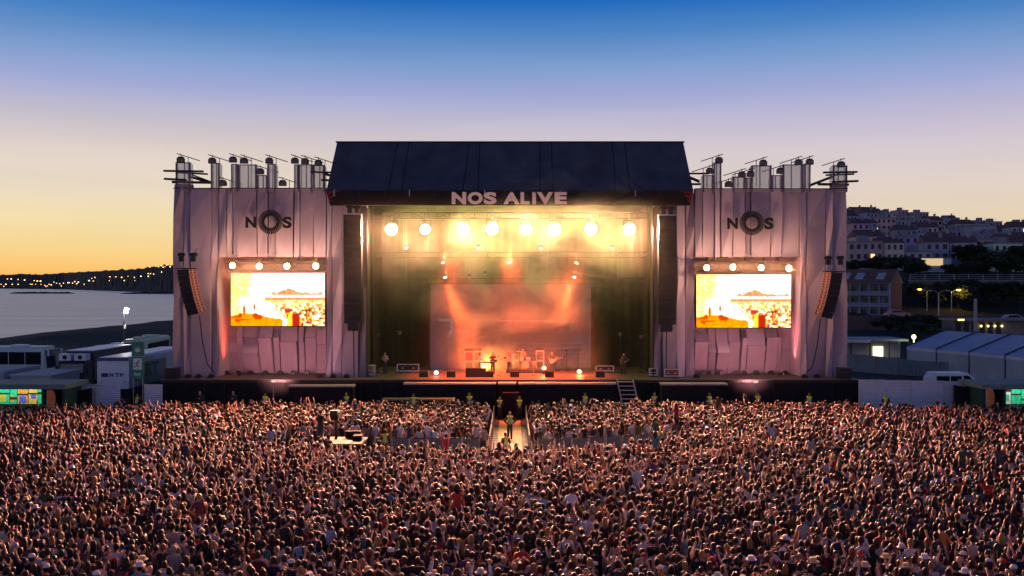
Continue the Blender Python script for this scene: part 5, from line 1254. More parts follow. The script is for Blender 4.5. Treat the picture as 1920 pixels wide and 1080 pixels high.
def keyboard():
    t = thing('keyboard', 'slim keyboard on crossed legs in front of the glowing lamp', 'keyboard', onstage(913, 83))
    MB().box(-.65,.65,-.15,.2,.92,1.04).build('body', M_blackpaint, t, local=True); MB().box(-.6,.6,-.14,.0,1.041,1.055).build('keys', mat('ivory', (.6,.58,.52), .4), t, local=True)
    for s in (-1,1): MB().tube((s*.45,0,.92),(-s*.45,0,0),.03,n=5).build('leg', M_alu, t, local=True)
keyboard()
def drums():
    t = thing('drum_kit', 'drum kit with cymbals on a low riser at stage centre', 'drum kit', onstage(985, 85.2)); M_sh = mat('drum shell', (.5,.35,.3), .35); M_cym = mat('cymbal', (.6,.42,.15), .3, .9)
    MB().box(-1.6,1.6,-1.0,1.0,0,.3).build('riser', M_blackpaint, t, local=True)
    MB().tube((0,-.5,.62),(0,0,.62),.3,.3,16).build('bass_drum', M_sh, t, local=True)
    for x_, z_, r_ in ((-.3,1.05,.17),(.25,1.07,.18),(.75,.75,.22),(-.75,.85,.18)): MB().tube((x_,-.1,z_-.13),(x_,-.14,z_+.13),r_,r_,14).build('drum', M_sh, t, local=True)
    for x_, z_ in ((-1.0,1.45),(.95,1.5),(-.55,1.7),(1.3,1.2)):
        MB().lathe([(.28,0),(.05,.05),(.02,.07)], (x_,0,z_), 14).build('cymbal', M_cym, t, local=True); MB().tube((x_,0,.3),(x_,0,z_),.02,n=5).build('stand', M_steel, t, local=True)
drums()
def floor_lamp(x, y, D, col, e, w, label, target=None):
    p = P(x, y, D); p.z = max(p.z, ZD+.22); t = thing('floor_spot', label, 'stage lamp', (p.x, p.y, ZD))
    MB().box(-.15,.15,-.02,.25,0,p.z-ZD+.1).build('body', M_blackpaint, t, local=True); MB().ball((0,-.06,p.z-ZD), (.17,.06,.15), 10, 6).build('lens', emit('floor lens', col, e), t, True, local=True)
    point('glow', p+Vector((0,-.5,.25)), w, col, .2, t)
floor_lamp(908, 689, 85.4, (1,.50,.12), 16, 1100, 'bright orange lamp glowing behind the keyboard')
floor_lamp(1020, 690, 83.0, (1,.42,.15), 10, 150, 'round orange lamp on the floor beside the drum kit')
floor_lamp(1086, 697, 83.0, (1,.45,.12), 14, 110, 'orange floor spot at the town end of the band')
floor_lamp(818, 701, 82.0, (1,.9,.8), 6, 8, 'tiny white floor lamp at the sea end of the stage')
for i, (x, D) in enumerate(((935,81.6),(957,81.8),(1000,81.9),(900,82.0))):
    t = thing('microphone_stand', f'thin microphone stand at the stage front, {["before the guitarist","before the singer","before the drum kit","before the keyboard player"][i]}', 'microphone stand', onstage(x, D))
    MB().lathe([(.16,0),(.14,.03),(.02,.05)], (0,0,0), 10).build('base', M_blackpaint, t, local=True); MB().tube((0,0,.04),(0,0,1.45),.015,n=5).build('pole', M_steel, t, local=True); MB().tube((0,0,1.45),(.0,.15,1.58),.03,.035,8).build('microphone', M_blackpaint, t, local=True)
for x, nm in ((513,'sea'),(1417,'town')):
    t = thing('pit_lamp', f'pole lamp with a round pale head before the {nm}-side skirt', 'lamp', (PX(x,76.6), 76.6, 0)); z = PZ(716 if nm == 'sea' else 717, 76.6)
    MB().tube((0,0,0),(0,0,z),.035,n=6).build('pole', M_steel, t, local=True); MB().ball((0,0,z+.05), (.2,.14,.1), 10, 6).build('lamp_head', emit('pale pink lamp', (1,.72,.66), .9), t, True, local=True)
    spot('flood', (PX(x,76.6), 76.75, z+.2), (PX(x,76.6)*1.0, 82.5, 4.2), PIT_W, (1,.38,.38), 118, .9, .25, t)
for x, nm in ((314,'sea'),(1590,'town')):
    t = thing('black_crate', f'black crate on the {nm}-side end of the deck', 'crate', (PX(x+(8 if nm == 'sea' else -6),78.9), 78.7, ZD)); MB().box(-.5,.5,0,.8,0,.85).build('box', M_blackpaint, t, local=True); MB().box(-.5,.5,-.02,.0,.4,.45).build('strap', M_dark, t, local=True)

# ---------------------------------------------------------------- smoke
def smoke():
    m = bpy.data.materials.new('stage smoke'); m.use_nodes = True; t = m.node_tree; t.nodes.clear(); n, l = t.nodes.new, t.links.new
    o_ = n('ShaderNodeOutputMaterial'); v = n('ShaderNodeVolumePrincipled'); l(v.outputs[0], o_.inputs['Volume'])
    v.inputs['Color'].default_value = (.95,.90,.72,1); v.inputs['Anisotropy'].default_value = .25
    co = n('ShaderNodeTexCoord'); mp = n('ShaderNodeMapping'); l(co.outputs['Object'], mp.inputs[0]); mp.inputs['Scale'].default_value = (.16,.12,.22)
    nz = n('ShaderNodeTexNoise'); nz.inputs['Scale'].default_value = 1.0; nz.inputs['Detail'].default_value = 4; nz.inputs['Roughness'].default_value = .6; nz.inputs['Distortion'].default_value = .6; l(mp.outputs[0], nz.inputs[0])
    th = n('ShaderNodeMapRange'); th.inputs[1].default_value = .44; th.inputs[2].default_value = .72; th.inputs[3].default_value = .05; th.inputs[4].default_value = 1.0; l(nz.outputs[0], th.inputs[0])
    sp = n('ShaderNodeSeparateXYZ'); l(co.outputs['Object'], sp.inputs[0])
    def band(sock, a, b, c_, d_):
        p = n('ShaderNodeMapRange'); p.interpolation_type = 'SMOOTHSTEP'; p.inputs[1].default_value = a; p.inputs[2].default_value = b; l(sp.outputs[sock], p.inputs[0])
        q = n('ShaderNodeMapRange'); q.interpolation_type = 'SMOOTHSTEP'; q.inputs[1].default_value = c_; q.inputs[2].default_value = d_; q.inputs[3].default_value = 1; q.inputs[4].default_value = 0; l(sp.outputs[sock], q.inputs[0])
        k = n('ShaderNodeMath'); k.operation = 'MULTIPLY'; l(p.outputs[0], k.inputs[0]); l(q.outputs[0], k.inputs[1]); return k
    def mul(a, b):
        k = n('ShaderNodeMath'); k.operation = 'MULTIPLY'; l(a.outputs[0], k.inputs[0])
        if isinstance(b, float): k.inputs[1].default_value = b
        else: l(b.outputs[0], k.inputs[1])
        return k
    bx = band('X', -11.8, -6.5, 7.5, 11.8); by = band('Y', 82.4, 84.6, 88.5, 90.5); by2 = n('ShaderNodeMath'); by2.inputs[1].default_value = .012; l(by.outputs[0], by2.inputs[0]); by = by2
    bz = band('Z', 6.5, 12.5, 16.0, 20.5)
    ax = band('X', -7.5, -2.5, 4.5, 8.5); az = band('Z', 2.8, 3.2, 5.5, 11.0)
    up = mul(mul(bz, bx), SMOKE_U); lo = mul(mul(ax, az), SMOKE_L)
    s_ = n('ShaderNodeMath'); l(up.outputs[0], s_.inputs[0]); l(lo.outputs[0], s_.inputs[1])
    b0 = n('ShaderNodeMath'); b0.inputs[1].default_value = 0.0026; 
    den = mul(mul(s_, th), by)
    # billows drifting out in front of the lamps and up over the roof edge
    nz2 = n('ShaderNodeTexNoise'); nz2.inputs['Scale'].default_value = 1.7; nz2.inputs['Detail'].default_value = 5; nz2.inputs['Roughness'].default_value = .62; nz2.inputs['Distortion'].default_value = 1.0; l(mp.outputs[0], nz2.inputs[0])
    th2 = n('ShaderNodeMapRange'); th2.inputs[1].default_value = .47; th2.inputs[2].default_value = .72; th2.inputs[3].default_value = .04; l(nz2.outputs[0], th2.inputs[0])
    fr = mul(mul(mul(band('X', -11.5, -7.0, 9.0, 12.0), band('Z', 7.0, 11.5, 15.0, 17.0)), mul(band('Y', 77.1, 78.2, 82.2, 82.8), th2)), .015)
    ov = mul(mul(mul(band('X', -2.5, 2.0, 8.0, 11.5), band('Z', 14.5, 16.5, 17.0, 20.4)), mul(band('Y', 77.05, 77.6, 79.5, 81.0), th2)), .22)
    k2 = n('ShaderNodeMath'); l(fr.outputs[0], k2.inputs[0]); l(ov.outputs[0], k2.inputs[1])
    k3 = n('ShaderNodeMath'); l(k2.outputs[0], k3.inputs[0]); l(den.outputs[0], k3.inputs[1]); den = k3
    l(den.outputs[0], b0.inputs[0]); l(b0.outputs[0], v.inputs['Density'])
    try: m.cycles.volume_sampling = 'MULTIPLE_IMPORTANCE'
    except Exception: pass
    ob = MB().box(-26.5, 26.2, 77.0, 90.6, ZD+.03, 20.6).build('smoke', m); stuff(ob)
    return ob
smoke_o = smoke()
# ================================================================== people
def add_fingers(mb, w, h, s):
    w, h = Vector(w), Vector(h); d = (h-w).normalized(); side = d.cross(Vector((0,1,0)) if abs(d.y) < .8 else Vector((1,0,0))).normalized(); fw = d.cross(side).normalized()
    for k, ln in enumerate((.062,.075,.07,.055)):
        b = h + side*(k-1.5)*.019 - d*.005; m = b+d*ln*.6+fw*.006; mb.tube(b-d*.02, m, .0095, .009, 5); mb.tube(m, m+d*ln*.4+fw*.018, .009, .007, 5)
    b = h - side*.036*s - d*.035; mb.tube(b, b+d*.035-side*.02*s, .011, .010, 5); mb.tube(b+d*.035-side*.02*s, b+d*.065-side*.024*s+fw*.008, .010, .008, 5)
def face_bits(mb):
    mb.add([(-.012,.098,1.655),(.012,.098,1.655),(.016,.122,1.617),(-.016,.122,1.617),(0,.095,1.605)], [(0,1,2,3),(3,2,4),(0,3,4),(1,4,2)])
    for s in (-1,1): mb.ball((s*.078,.01,1.635), (.012,.022,.032), 6, 4)
LONG = MB(); LONG.lathe([(.06,1.43),(.088,1.50),(.093,1.60),(.090,1.68),(.066,1.745),(.02,1.768)], (0,0,0), 10); LONG.v = [(x*1.13, y*.68-.05 if z < 1.62 else y*1.04-.014, z*1.008) for x, y, z in LONG.v]
BUN = MB(); BUN.ball((0,-.07,1.755), .045, 8, 5)
long_me = LONG.mesh('hair', M_hair, True); bun_me = BUN.mesh('bun', M_hair, True)
HAT = MB(); HAT.lathe([(.175,1.71),(.175,1.722),(.108,1.732),(.104,1.80),(.08,1.836),(.0,1.842)], (0,.0,0), 14); hat_me = HAT.mesh('hat', M_tint, False)
CAP = MB(); CAP.lathe([(.104,1.70),(.106,1.735),(.083,1.785),(.033,1.808),(.0,1.81)], (0,.01,0), 12); CAP.add([(-.07,.08,1.70),(.07,.08,1.70),(.05,.185,1.685),(-.05,.185,1.685),(-.07,.08,1.69),(.07,.08,1.69),(.05,.185,1.675),(-.05,.185,1.675)], [(0,1,2,3),(4,7,6,5),(3,2,6,7),(0,3,7,4),(1,5,6,2)]); cap_me = CAP.mesh('cap', M_tint, True)
PACK = MB(); PACK.box(-.14,.14,-.30,-.13,1.02,1.42).box(-.10,.10,-.34,-.30,1.06,1.24); pack_me = PACK.mesh('backpack', M_tint)
PHONE = MB(); PHONE.cbox((0,.36,1.83),(.15,.012,.075)); phone_me = PHONE.mesh('phone', M_blackpaint)
eye_me = MB().ball((-.031,.088,1.662),(.011,.008,.008),6,4).ball((.031,.088,1.662),(.011,.008,.008),6,4).box(-.022,.022,.092,.1,1.578,1.586).mesh('eyes', mat('eye dark', (.03,.015,.015), .3))
VEST = None
class Model:
    def __init__(s, L_, R_, stride=0.0, seated=False, jacket=False):
        (V, RAD, E, TG), (co, no, F) = GROWN[(L_, R_, stride, seated)]; rg = regions(co, F, V, E, TG)
        mb = MB(); mb.add(co.tolist(), F)
        for sd, k in ((1, R_), (-1, L_)): e, w, h = arm_pose(k, sd); add_fingers(mb, w, h, sd)
        face_bits(mb); s.body = mb.mesh('body', M_skintint, True)
        s.shirt = shell(co, no, F, rg, ('torso','uarm'), .013, 'shirt', M_tint); s.trousers = shell(co, no, F, rg, ('leg',), .012, 'trousers', M_tint)
        s.jacket = shell(co, no, F, rg, ('torso','uarm','farm'), .014, 'jacket', M_tint)
        s.vest = shell(co, no, F, rg, ('torso',), .032, 'vest', M_vest)
        s.shoes = shell(co, no, F, rg, ('foot',), .014, 'shoes', M_shoe); s.hair = shell(co, no, F, rg, ('hair',), .016, 'hair', M_hair)
M_skintint = mat('skin tone', (1,1,1), .55, tint=True, var=.1, scale=7)
def vest_mat():
    m, t, b, n, l = nodes('hi-vis vest'); co = n('ShaderNodeTexCoord'); sp = n('ShaderNodeSeparateXYZ'); l(co.outputs['Object'], sp.inputs[0])
    def stripe(a, w):
        s_ = n('ShaderNodeMath'); s_.operation = 'SUBTRACT'; s_.inputs[1].default_value = a; l(sp.outputs['Z'], s_.inputs[0]); ab = n('ShaderNodeMath'); ab.operation = 'ABSOLUTE'; l(s_.outputs[0], ab.inputs[0])
        c_ = n('ShaderNodeMath'); c_.operation = 'LESS_THAN'; c_.inputs[1].default_value = w; l(ab.outputs[0], c_.inputs[0]); return c_
    a, c2 = stripe(1.08,.03), stripe(1.22,.03); ad = n('ShaderNodeMath'); l(a.outputs[0], ad.inputs[0]); l(c2.outputs[0], ad.inputs[1])
    mx_ = n('ShaderNodeMixRGB'); l(ad.outputs[0], mx_.inputs[0]); mx_.inputs[1].default_value = (.62,.75,.05,1); mx_.inputs[2].default_value = (.6,.6,.55,1); l(mx_.outputs[0], b.inputs['Base Color']); b.inputs['Roughness'].default_value = .6; return m
M_vest = vest_mat()
_models = {}
def model(*k):
    if k not in _models: _models[k] = Model(*k)
    return _models[k]
SKINS = [(.44,.25,.17),(.50,.30,.21),(.36,.19,.12),(.55,.34,.25),(.16,.08,.05)]
HAIRS = {'black': (.012,.010,.010), 'dark brown': (.020,.011,.007), 'brown': (.042,.021,.011), 'blond': (.28,.17,.07), 'red': (.16,.05,.02), 'grey': (.22,.21,.2)}
def person(label, loc, rz, mdl, shirt, trousers=(.03,.035,.05), hair='dark brown', skin=0, style='short', hat=None, hatcol=(.7,.66,.58), pack=None, vest=False, jacket=False, phone=False, face=False, group=None, scale=1.0, cat='person'):
    t = thing('person', label, cat, loc, rz, group); t.scale = (scale,)*3
    inst('body', mdl.body, t, color=SKINS[skin]); 
    inst('jacket' if jacket else 'shirt', mdl.jacket if jacket else mdl.shirt, t, color=shirt); inst('trousers', mdl.trousers, t, color=trousers); inst('shoes', mdl.shoes, t)
    hc_ = HAIRS[hair]
    if style != 'bald': inst('hair', long_me if style == 'long' else mdl.hair, t, color=hc_)
    if style == 'bun': inst('bun', bun_me, t, color=hc_)
    if hat == 'hat': inst('hat', hat_me, t, color=hatcol)
    if hat == 'cap': inst('cap', cap_me, t, color=hatcol)
    if pack: inst('backpack', pack_me, t, color=pack)
    if vest: inst('vest', mdl.vest, t)
    if phone: inst('phone', phone_me, t)
    if face: inst('eyes', eye_me, t)
    return t

# ---- the band
gp = lambda x, D: (PX(x, D), D, ZD)
person('keyboard player in white patterned shirt standing at the amplifiers', gp(900,83.3), R(-100), model('keys','keys'), (.6,.55,.5), hair='black', style='long', face=True)
gt = person('guitarist in dark clothes beside the orange glow', gp(924,83.2), R(175), model('fret','strum'), (.05,.04,.04), hair='brown', style='long', face=True)
def guitar(p, rz, label, col):
    t = thing('guitar', label, 'guitar', (p[0], p[1], p[2]), rz)
    MB().prism([(-.2,-.16),(0,-.20),(.16,-.13),(.2,-.08),(.24,-.12),(.33,-.1),(.36,0),(.33,.1),(.24,.12),(.2,.08),(.1,.14),(-.1,.19),(-.2,.14),(-.25,0)], -.025, .025).build('body', mat('guitar lacquer', col, .25), t, local=True)
    MB().box(.34,.95,-.03,-.005,-.03,.03).build('neck', mat('maple', (.35,.2,.1), .4), t, local=True); MB().box(.95,1.12,-.03,-.005,-.05,.05).build('headstock', M_blackpaint, t, local=True); t.rotation_euler = (0, R(-18), rz)
guitar((PX(924,83.2)+.0, 82.93, ZD+1.02), 0, 'dark electric guitar held by the guitarist', (.10,.03,.02))
person('singer in pale shirt at the middle of the stage', gp(955,83.4), R(170), model('clap','down'), (.5,.42,.4), hair='dark brown', style='long', face=True)
person('drummer sitting behind the drum kit', (PX(981,86.0), 86.0, ZD+.15), R(180), model('keys','keys',0.0,True), (.35,.2,.18), hair='black', face=True)
st = thing('drum_stool', 'round drum stool under the drummer', 'stool', (PX(981,86.0), 86.0, ZD)); MB().tube((0,0,.78),(0,0,.88),.18,.18,12).build('seat', M_blackpaint, st, local=True); MB().tube((0,0,0),(0,0,.78),.04,n=6).build('leg', M_steel, st, local=True)
person('bass player in a dark shirt near the town end of the band', gp(1035,84.2), R(190), model('fret','strum'), (.08,.06,.06), hair='brown', style='short', face=True)
guitar((PX(1035,84.2), 83.93, ZD+1.02), 0, 'pale bass guitar held at the town end of the band', (.4,.3,.2))
person('stagehand in grey standing in the dark sea-side corner', gp(722,83.5), R(200), model('folded','folded'), (.2,.2,.22), hair='brown', face=True)
person('stagehand in black at the town-side corner behind the ladder', gp(1170,83.0), R(160), model('hip','down'), (.05,.05,.05), hair='black', face=True)

# ---- security in the pit and on the aisles
DGY = 76.4
def guard(x, D, rz, label, pose=('folded','folded'), hair='black', style='short', vest=True, shirt=(.02,.02,.025), skin=0, z=0.0, group='security in vests', face=True, **k):
    return person(label, (PX(x, D), D, z), R(rz), model(*pose), shirt, hair=hair, style=style, vest=vest, jacket=True, skin=skin, group=group, face=face, **k)
guard(937, 76.0, 180, 'security guard in yellow vest with folded arms, sea side of the black flat')
guard(974, 76.0, 180, 'security guard in yellow vest with clasped hands, town side of the black flat', ('front','front'), style='bald')
guard(956, 66.4, 5, 'security guard in green-yellow vest standing alone in the sandy corridor', ('hip','hip'), style='bald', scale=1.03)
guard(948, 57.4, 20, 'security guard in yellow vest at the crowd end of the corridor', ('down','down'))
pit = [(497,'before the sea-side subwoofers, outer'),(649,'beside the sea-side subwoofer platform'),(775,'in front of the plywood ramp'),(880,'leaning at the ramp end near the corridor'),(1097,'in the pit town side of the corridor'),(1227,'in the pit near the ladder'),(1330,'below the town-side subwoofer platform'),(1421,'by the town-side pole lamp'),(1517,'below the town-side screen'),(1661,'before the town-side steel hoarding'),(258,'at the gate under the exit sign')]
for i, (x, w) in enumerate(pit):
    D = 75.2 if 300 < x < 1600 else 74.6
    if x == 775: D = 74.6
    guard(x, D, 180+rnd.uniform(-30,30), f'security guard in yellow vest {w}', ('folded','folded') if i % 2 else ('front','down'), skin=i % 4, style='bald' if i % 4 == 1 else 'short', z=.35)
    
for x, l_ in ((375,'bald man in black shirt with folded arms at the sea-side end of the skirt'),(437,'man in black shirt watching from the pit below the sea-side screen')):
    guard(x, 75.4, 180, l_, vest=False, group='crew in the pit', z=.45, style='bald')
for i, (x, D) in enumerate(((722,58.6),(1236,59.6))): guard(x, D, 0, f'security guard in yellow vest in the aisle behind the barrier, {["sea","town"][i]} side', ('down','down'))
box = MB()
for x, y in [(PX(x, 75.2), 75.2) for x, _ in pit[:9] if x != 775] + [(PX(775,74.6),74.6)] + [(PX(375,75.4),75.4),(PX(437,75.4),75.4)]: box.box(x-.5, x+.5, y-.35, y+.35, 0, .35)
pl = box.build('barrier_step', M_blackpaint); stuff(pl)
for x in (258,1661):
    MB().box(PX(x,74.6)-.5, PX(x,74.6)+.5, 74.25, 74.95, 0, .35).build('standing_box', M_blackpaint); tag(bpy.data.objects['standing_box' if x == 258 else 'standing_box.001'], f'low black box under the guard at the {"sea" if x == 258 else "town"}-side fence', 'box')

# ---- camera platform in the crowd
cp = thing('camera_platform', 'plywood camera platform standing in the crowd', 'platform', (PX(637,58), 58, 0))
MB().box(-1.4,1.3,-.5,2.2,1.0,1.1).build('top', M_wood, cp, local=True); MB().box(-1.35,1.25,-.45,2.15,0,1.0).build('base', M_black, cp, local=True)
person('camera operator in black standing on the plywood platform', (PX(601,58.6), 58.6, 1.1), R(-30), model('front','keys'), (.02,.02,.025), hair='brown', jacket=True)
tvc = thing('television_camera', 'large television camera on a pedestal on the platform', 'camera', (PX(630,59.2), 59.2, 1.1))
MB().tube((0,0,0),(0,0,1.2),.09,.07,8).build('pedestal', M_blackpaint, tvc, local=True); MB().box(-.22,.22,-.55,.45,1.22,1.62).build('body', M_black, tvc, local=True); MB().tube((0,.45,1.42),(0,.95,1.42),.15,.17,12).build('lens', M_blackpaint, tvc, local=True); MB().box(-.2,.2,-.85,-.55,1.5,1.75).build('viewfinder', M_blackpaint, tvc, local=True); MB().box(.3,.8,.2,.6,1.3,1.34).build('script_tray', mat('paper', (.05,.045,.04), .9), tvc, local=True)

for k_, (dx, dy, w_, d_, h_) in enumerate(((.9,.9,.5,.7,.3),(-.9,.0,.6,.45,.25),(.5,1.8,.9,.4,.4))):
    c_ = thing('camera_case', f"black equipment case on the camera platform, {['by the camera','at its crowd edge','at its stage edge'][k_]}", 'case', (PX(637,58)+dx, 58+dy, 1.1)); MB().box(-w_/2,w_/2,-d_/2,d_/2,0,h_).build('box', M_black, c_, local=True); MB().box(-w_/2,w_/2,-d_/2-.015,-d_/2,h_*.6,h_*.68).build('edge_strip', M_dark, c_, local=True)
# ---- corridor floor and crowd barriers
fl = MB().box(-1.25, .95, 56.0, 75.9, 0.004, .03).build('corridor_floor', mat('sandy plywood floor', (.30,.20,.10), .8, var=.2, scale=1.5)); struct(fl)
bar = {}
b_post = MB().tube((-.5,0,0),(-.5,0,1.12),.03,n=6).tube((.48,0,0),(.48,0,1.12),.03,n=6).mesh('post', M_alu); M_bar = mat('worn barrier metal', (.03,.03,.03), .8)
b_rail = MB().box(-.5,.5,-.03,.03,1.09,1.14).mesh('top_rail', M_bar)
b_sheet = MB().box(-.49,.49,-.01,.01,.12,1.06).mesh('sheet', mat('barrier sheet', (.16,.19,.18), .5)); b_foot = MB().box(-.49,.49,-.4,.02,.035,.06).mesh('footplate', M_bar)
def barrier(X, Y, rz, label, group):
    t = thing('crowd_barrier', label, 'barrier', (X, Y, 0), rz, group)
    for n_, m_ in (('post', b_post), ('top_rail', b_rail), ('sheet', b_sheet), ('footplate', b_foot)): inst(n_, m_, t)
for k in range(15): barrier(-1.32, 60.8+k*1.02, R(90), f'metal crowd barrier on the corridor\'s sea side, {ORD[14-k]} from the pit', 'barriers on the sea side of the corridor')
for k in range(15): barrier(1.02, 60.8+k*1.02, R(-90), f'metal crowd barrier on the corridor\'s town side, {ORD[14-k]} from the pit', 'barriers on the town side of the corridor')
for k in range(6): barrier(-2.4-1.02*k, 59.6, 0, f'metal crowd barrier across the crowd towards the camera platform, {ORD[k]} from the corridor', 'barriers across the crowd, sea side')
for k in range(9): barrier(2.0+1.0*k, 59.6+.05*k*k, math.atan(.1*k), f'metal crowd barrier curving across the crowd on the town side, {ORD[k]} from the corridor', 'barriers across the crowd, town side')

# ---- the crowd
SH = [('black',(.014,.014,.016)),('navy blue',(.02,.028,.07)),('white',(.62,.60,.60)),('charcoal',(.05,.05,.055)),('grey',(.22,.22,.23)),('red',(.42,.03,.03)),('dark green',(.025,.07,.04)),('pale pink',(.55,.33,.33)),('light blue',(.22,.34,.50)),('maroon',(.12,.02,.03)),('yellow',(.6,.45,.08)),('cream',(.55,.48,.38)),('teal',(.03,.17,.20)),('purple',(.10,.05,.16)),('orange',(.55,.2,.05)),('olive',(.10,.10,.04))]
SHW = [34,15,15,13,7,3.5,3,2.5,3.5,4,.8,2.5,2.5,2,1,2.5]
def free(X, Y):
    if -1.6 < X < 1.3 and Y > 54.6: return False
    yb = 59.6 + .05*max(0, X-2)**2
    if -9.8 < X < 11.0 and yb-6.6+max(0, X-6)*.7 < Y < yb+.35: return False
    if -13.2 < X < -7.2 and 55.6 < Y < 60.9: return False
    if abs(X) > .5*Y+4.5: return False
    lim = 72.6
    if X < -24: lim = 70.8
    if X > 24: lim = 71.0
    if -30.5 < X < -26 : lim = 72.5
    return Y < lim
spots = []
y = 24.5; row = 0
while y < 73:
    x = -(.5*y+5) + (.31 if row % 2 else 0)
    while x < .5*y+5:
        X, Y = x+rnd.uniform(-.2,.2), y+rnd.uniform(-.2,.2)
        if free(X, Y) and rnd.random() < .93 + .06*math.sin(x*.9+1.3*math.sin(y*.5)): spots.append((X, Y))
        x += .54
    y += .51; row += 1
# largest in view: the nearest rows inside the frame
def in_view(X, Y): return CAM_H-1.75 < (1080+6-HOR)*Y/FPX and abs(X) < .5*Y+.1
near = sorted([s for s in spots if in_view(*s)], key=lambda s: s[1])[:300]; nearset = set(near)
POSES = [(('down','down'),'arms down',64),(('up','up'),'both arms raised',5),(('down','up'),'one arm raised',5),(('film','film'),'filming',5),(('clap','clap'),'clapping',7),(('head','head'),'hands on head',4),(('wide','down'),'arm waved wide',4),(('fist','down'),'one fist up',5),(('hip','down'),'one hand on hip',4),(('folded','folded'),'arms folded',4)]
STY = [('short','dark brown','short dark hair',26),('short','black','short black hair',22),('short','brown','short brown hair',12),('long','dark brown','long dark hair',14),('long','brown','long brown hair',8),('long','blond','long blond hair',7),('bun','brown','hair bun',5),('short','blond','short blond hair',4),('long','red','long red hair',2),('bald','black','shaved head',3)]
HT = [(None,None,'',80),('cap',('white',(.6,.6,.6)),'white cap',4),('cap',('black',(.02,.02,.02)),'black cap',4),('hat',('straw',(.55,.42,.22)),'straw hat',2.5),('hat',('white',(.62,.6,.58)),'white sun hat',2.5),('cap',('red',(.4,.03,.03)),'red cap',2)]
seen = set()
def zone(X, Y):
    u = X/(.5*Y); 
    c = 'far left' if u < -.7 else 'left' if u < -.33 else 'centre-left' if u < -.08 else 'centre' if u < .08 else 'centre-right' if u < .33 else 'right' if u < .7 else 'far right'
    v = HOR+FPX*(CAM_H-1.6)/Y
    return f"{c}, {'bottom edge' if v > 1040 else 'lower rows'}"
for X, Y in near:
    for _ in range(200):
        si = rnd.choices(range(16), SHW)[0]; po = rnd.choices(POSES, [p[2] for p in POSES])[0]; sty = rnd.choices(STY, [p[3] for p in STY])[0]; ht = rnd.choices(HT, [p[3] for p in HT])[0]; pk = rnd.random() < .14; gm = rnd.random() < .16
        lab = f"{SH[si][0]} {'jacket' if gm else 't-shirt'}, {ht[2] or sty[2]}, {po[1]}{', backpack' if pk else ''}, {zone(X, Y)}"
        if lab not in seen: break
    seen.add(lab)
    tr_ = rnd.choice([(.03,.035,.06),(.02,.02,.022),(.06,.07,.11),(.25,.21,.15)])
    s = rnd.gauss(1, .045)*(.95 if sty[0] == 'long' else 1.0); yaw = -math.atan2(X, 82-Y)*.5 + rnd.gauss(0, .25) + (rnd.uniform(-1.6,1.6) if rnd.random() < .08 else 0)
    person('person in '+lab, (X, Y, 0), yaw, model(*po[0]), SH[si][1], tr_, sty[1], rnd.choices(range(5), [5,4,3,3,1])[0], sty[0], ht[0], ht[1][1] if ht[1] else (1,1,1), (rnd.choice([(.02,.02,.025),(.05,.07,.15),(.25,.04,.04)]) if pk else None), jacket=gm, phone=po[0][0] == 'film', group='crowd nearest the camera', scale=max(.86, min(1.1, s)))

# the rest of the crowd: one mass, thousands of small figures
LOWW = np.array([48,26,3,3.5,3,5,1.5,3,6,.6])
REG = {'torso':0,'uarm':0,'farm':1,'hand':1,'neck':1,'head':1,'hair':2,'leg':3,'foot':4,'hat':5}
low = []
for k, (a, b) in enumerate(LOWP):
    for hairkind in ('short','long','hat','cap'):
        (V, RAD, E, TG), (co, no, F) = GROWN['low', k]
        rg = [REG[g] for g in regions(co, F, V, E, TG)]
        tri = [f for f in F]; co = co.tolist()
        def append(mb, reg):
            global _
            base = len(co); 
            for v in mb.v: co.append(list(v))
            for f in mb.f:
                for q in range(1, len(f)-1): tri.append((f[0]+base, f[q]+base, f[q+1]+base)); rg.append(reg)
        if hairkind == 'long':
            h_ = MB().lathe([(.08,1.44),(.108,1.56),(.106,1.69),(.055,1.79)], (0,-.03,0), 6); h_.v = [(x, yy*.75-.01, z) for x, yy, z in h_.v]; append(h_, 2)
        else:
            append(MB().ball((0,-.012,1.672), (.102,.118,.112), 7, 4), 2)
        if hairkind == 'hat': append(MB().lathe([(.155,1.70),(.102,1.712),(.098,1.79),(.06,1.825)], (0,0,0), 8), 5)
        if hairkind == 'cap': append(MB().lathe([(.10,1.70),(.085,1.76),(.03,1.79)], (0,.01,0), 7), 5)
        T = []; G = []
        for f, g in zip(tri, rg):
            for q in range(1, len(f)-1): T.append((f[0], f[q], f[q+1])); G.append(g)
        low.append((np.array(co, 'f'), np.array(T, 'i'), np.array(G, 'i')))
rs = np.random.RandomState(5)
rest = np.array([s for s in spots if s not in nearset], 'f'); n = len(rest)
up_bias = np.exp(-((rest[:,1]-50)/6)**2)*np.exp(-(rest[:,0]/14)**2)
pose = np.where(rs.rand(n) < up_bias*.45, rs.choice([2,3,7,2], n), rs.choice(10, n, p=LOWW/LOWW.sum())); hk = rs.choice(4, n, p=[.64,.29,.03,.04])
hgt = np.clip(rs.normal(1, .065, n), .84, 1.14); lift = np.where(rs.rand(n) < .004, .62, 0); yaw = -np.arctan2(rest[:,0], 84-rest[:,1])*.6 + rs.normal(0, .3, n) + (rs.rand(n) < .06)*rs.uniform(-1.8,1.8,n)
shc = np.array([s[1] for s in SH], 'f')[rs.choice(16, n, p=np.array(SHW)/sum(SHW))]*rs.uniform(.75,1.2,(n,1)); skc = np.array(SKINS, 'f')[rs.choice(5, n, p=[.3,.25,.2,.2,.05])]
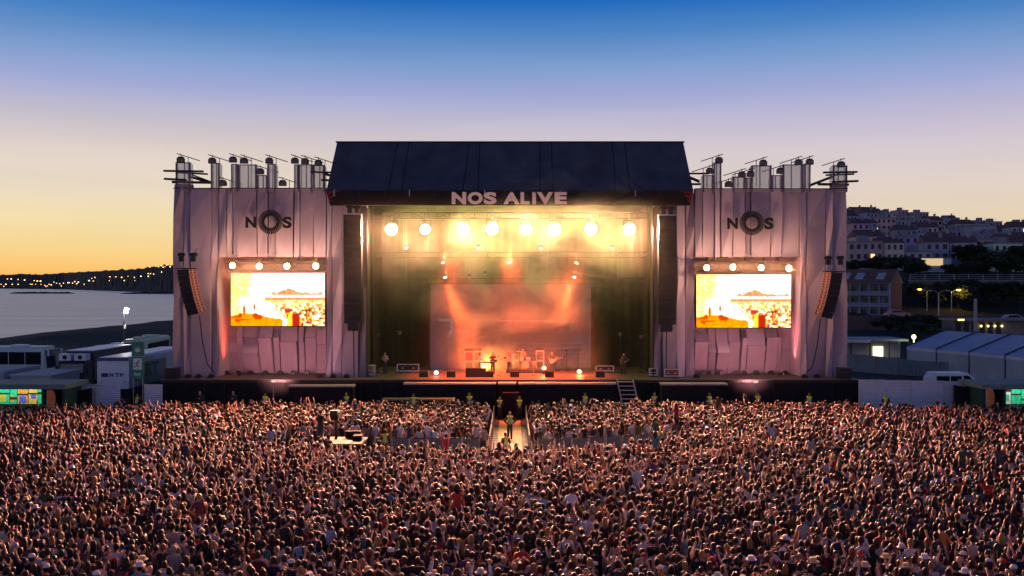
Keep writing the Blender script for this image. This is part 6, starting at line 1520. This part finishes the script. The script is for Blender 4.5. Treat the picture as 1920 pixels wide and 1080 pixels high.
hrc = np.array(list(HAIRS.values()), 'f')[rs.choice(6, n, p=[.36,.36,.18,.06,.02,.02])]; trc = np.array([(.03,.035,.06),(.02,.02,.022),(.06,.07,.11),(.25,.21,.15)], 'f')[rs.choice(4, n)]
hac = np.array([(.62,.60,.58),(.55,.42,.22),(.02,.02,.02),(.4,.03,.03),(.05,.1,.3)], 'f')[rs.choice(5, n, p=[.4,.25,.15,.1,.1])]; shoe = np.tile(np.array([[.02,.02,.02]], 'f'), (n,1))
VV, TT, CC = [], [], []; basei = 0
for k in range(40):
    ids = np.where((pose*4+hk) == k)[0]
    if not len(ids): continue
    co, T, G = low[k]; m = len(ids); c, s = np.cos(yaw[ids])[:,None], np.sin(yaw[ids])[:,None]; q = co[None]*hgt[ids][:,None,None]
    W = np.stack([q[:,:,0]*c-q[:,:,1]*s+rest[ids,0][:,None], q[:,:,0]*s+q[:,:,1]*c+rest[ids,1][:,None], q[:,:,2]+lift[ids][:,None]], 2)
    VV.append(W.reshape(-1,3)); TT.append((T[None]+(np.arange(m)*len(co))[:,None,None]).reshape(-1,3)+basei); basei += m*len(co)
    pal_ = np.stack([shc[ids], skc[ids], hrc[ids], trc[ids], shoe[ids], hac[ids]], 1); CC.append(pal_[:, G].reshape(-1,3))
VV = np.concatenate(VV).astype('f'); TT = np.concatenate(TT).astype('i'); CC = np.concatenate(CC).astype('f')
me = bpy.data.meshes.new('crowd'); me.vertices.add(len(VV)); me.vertices.foreach_set('co', VV.ravel()); me.loops.add(TT.size); me.loops.foreach_set('vertex_index', TT.ravel())
me.polygons.add(len(TT)); me.polygons.foreach_set('loop_start', np.arange(0, TT.size, 3, dtype='i')); me.polygons.foreach_set('use_smooth', np.ones(len(TT), bool)); me.update(calc_edges=True)
at = me.attributes.new('col', 'FLOAT_COLOR', 'FACE'); at.data.foreach_set('color', np.concatenate([CC, np.ones((len(CC),1), 'f')], 1).ravel())
me.materials.append(attr_mat('crowd clothes and skin')); crowd = inst('crowd', me); stuff(crowd); crowd['label'] = 'dense crowd of people facing the stage, filling the field'
print('CROWD', n, 'tris', len(TT))
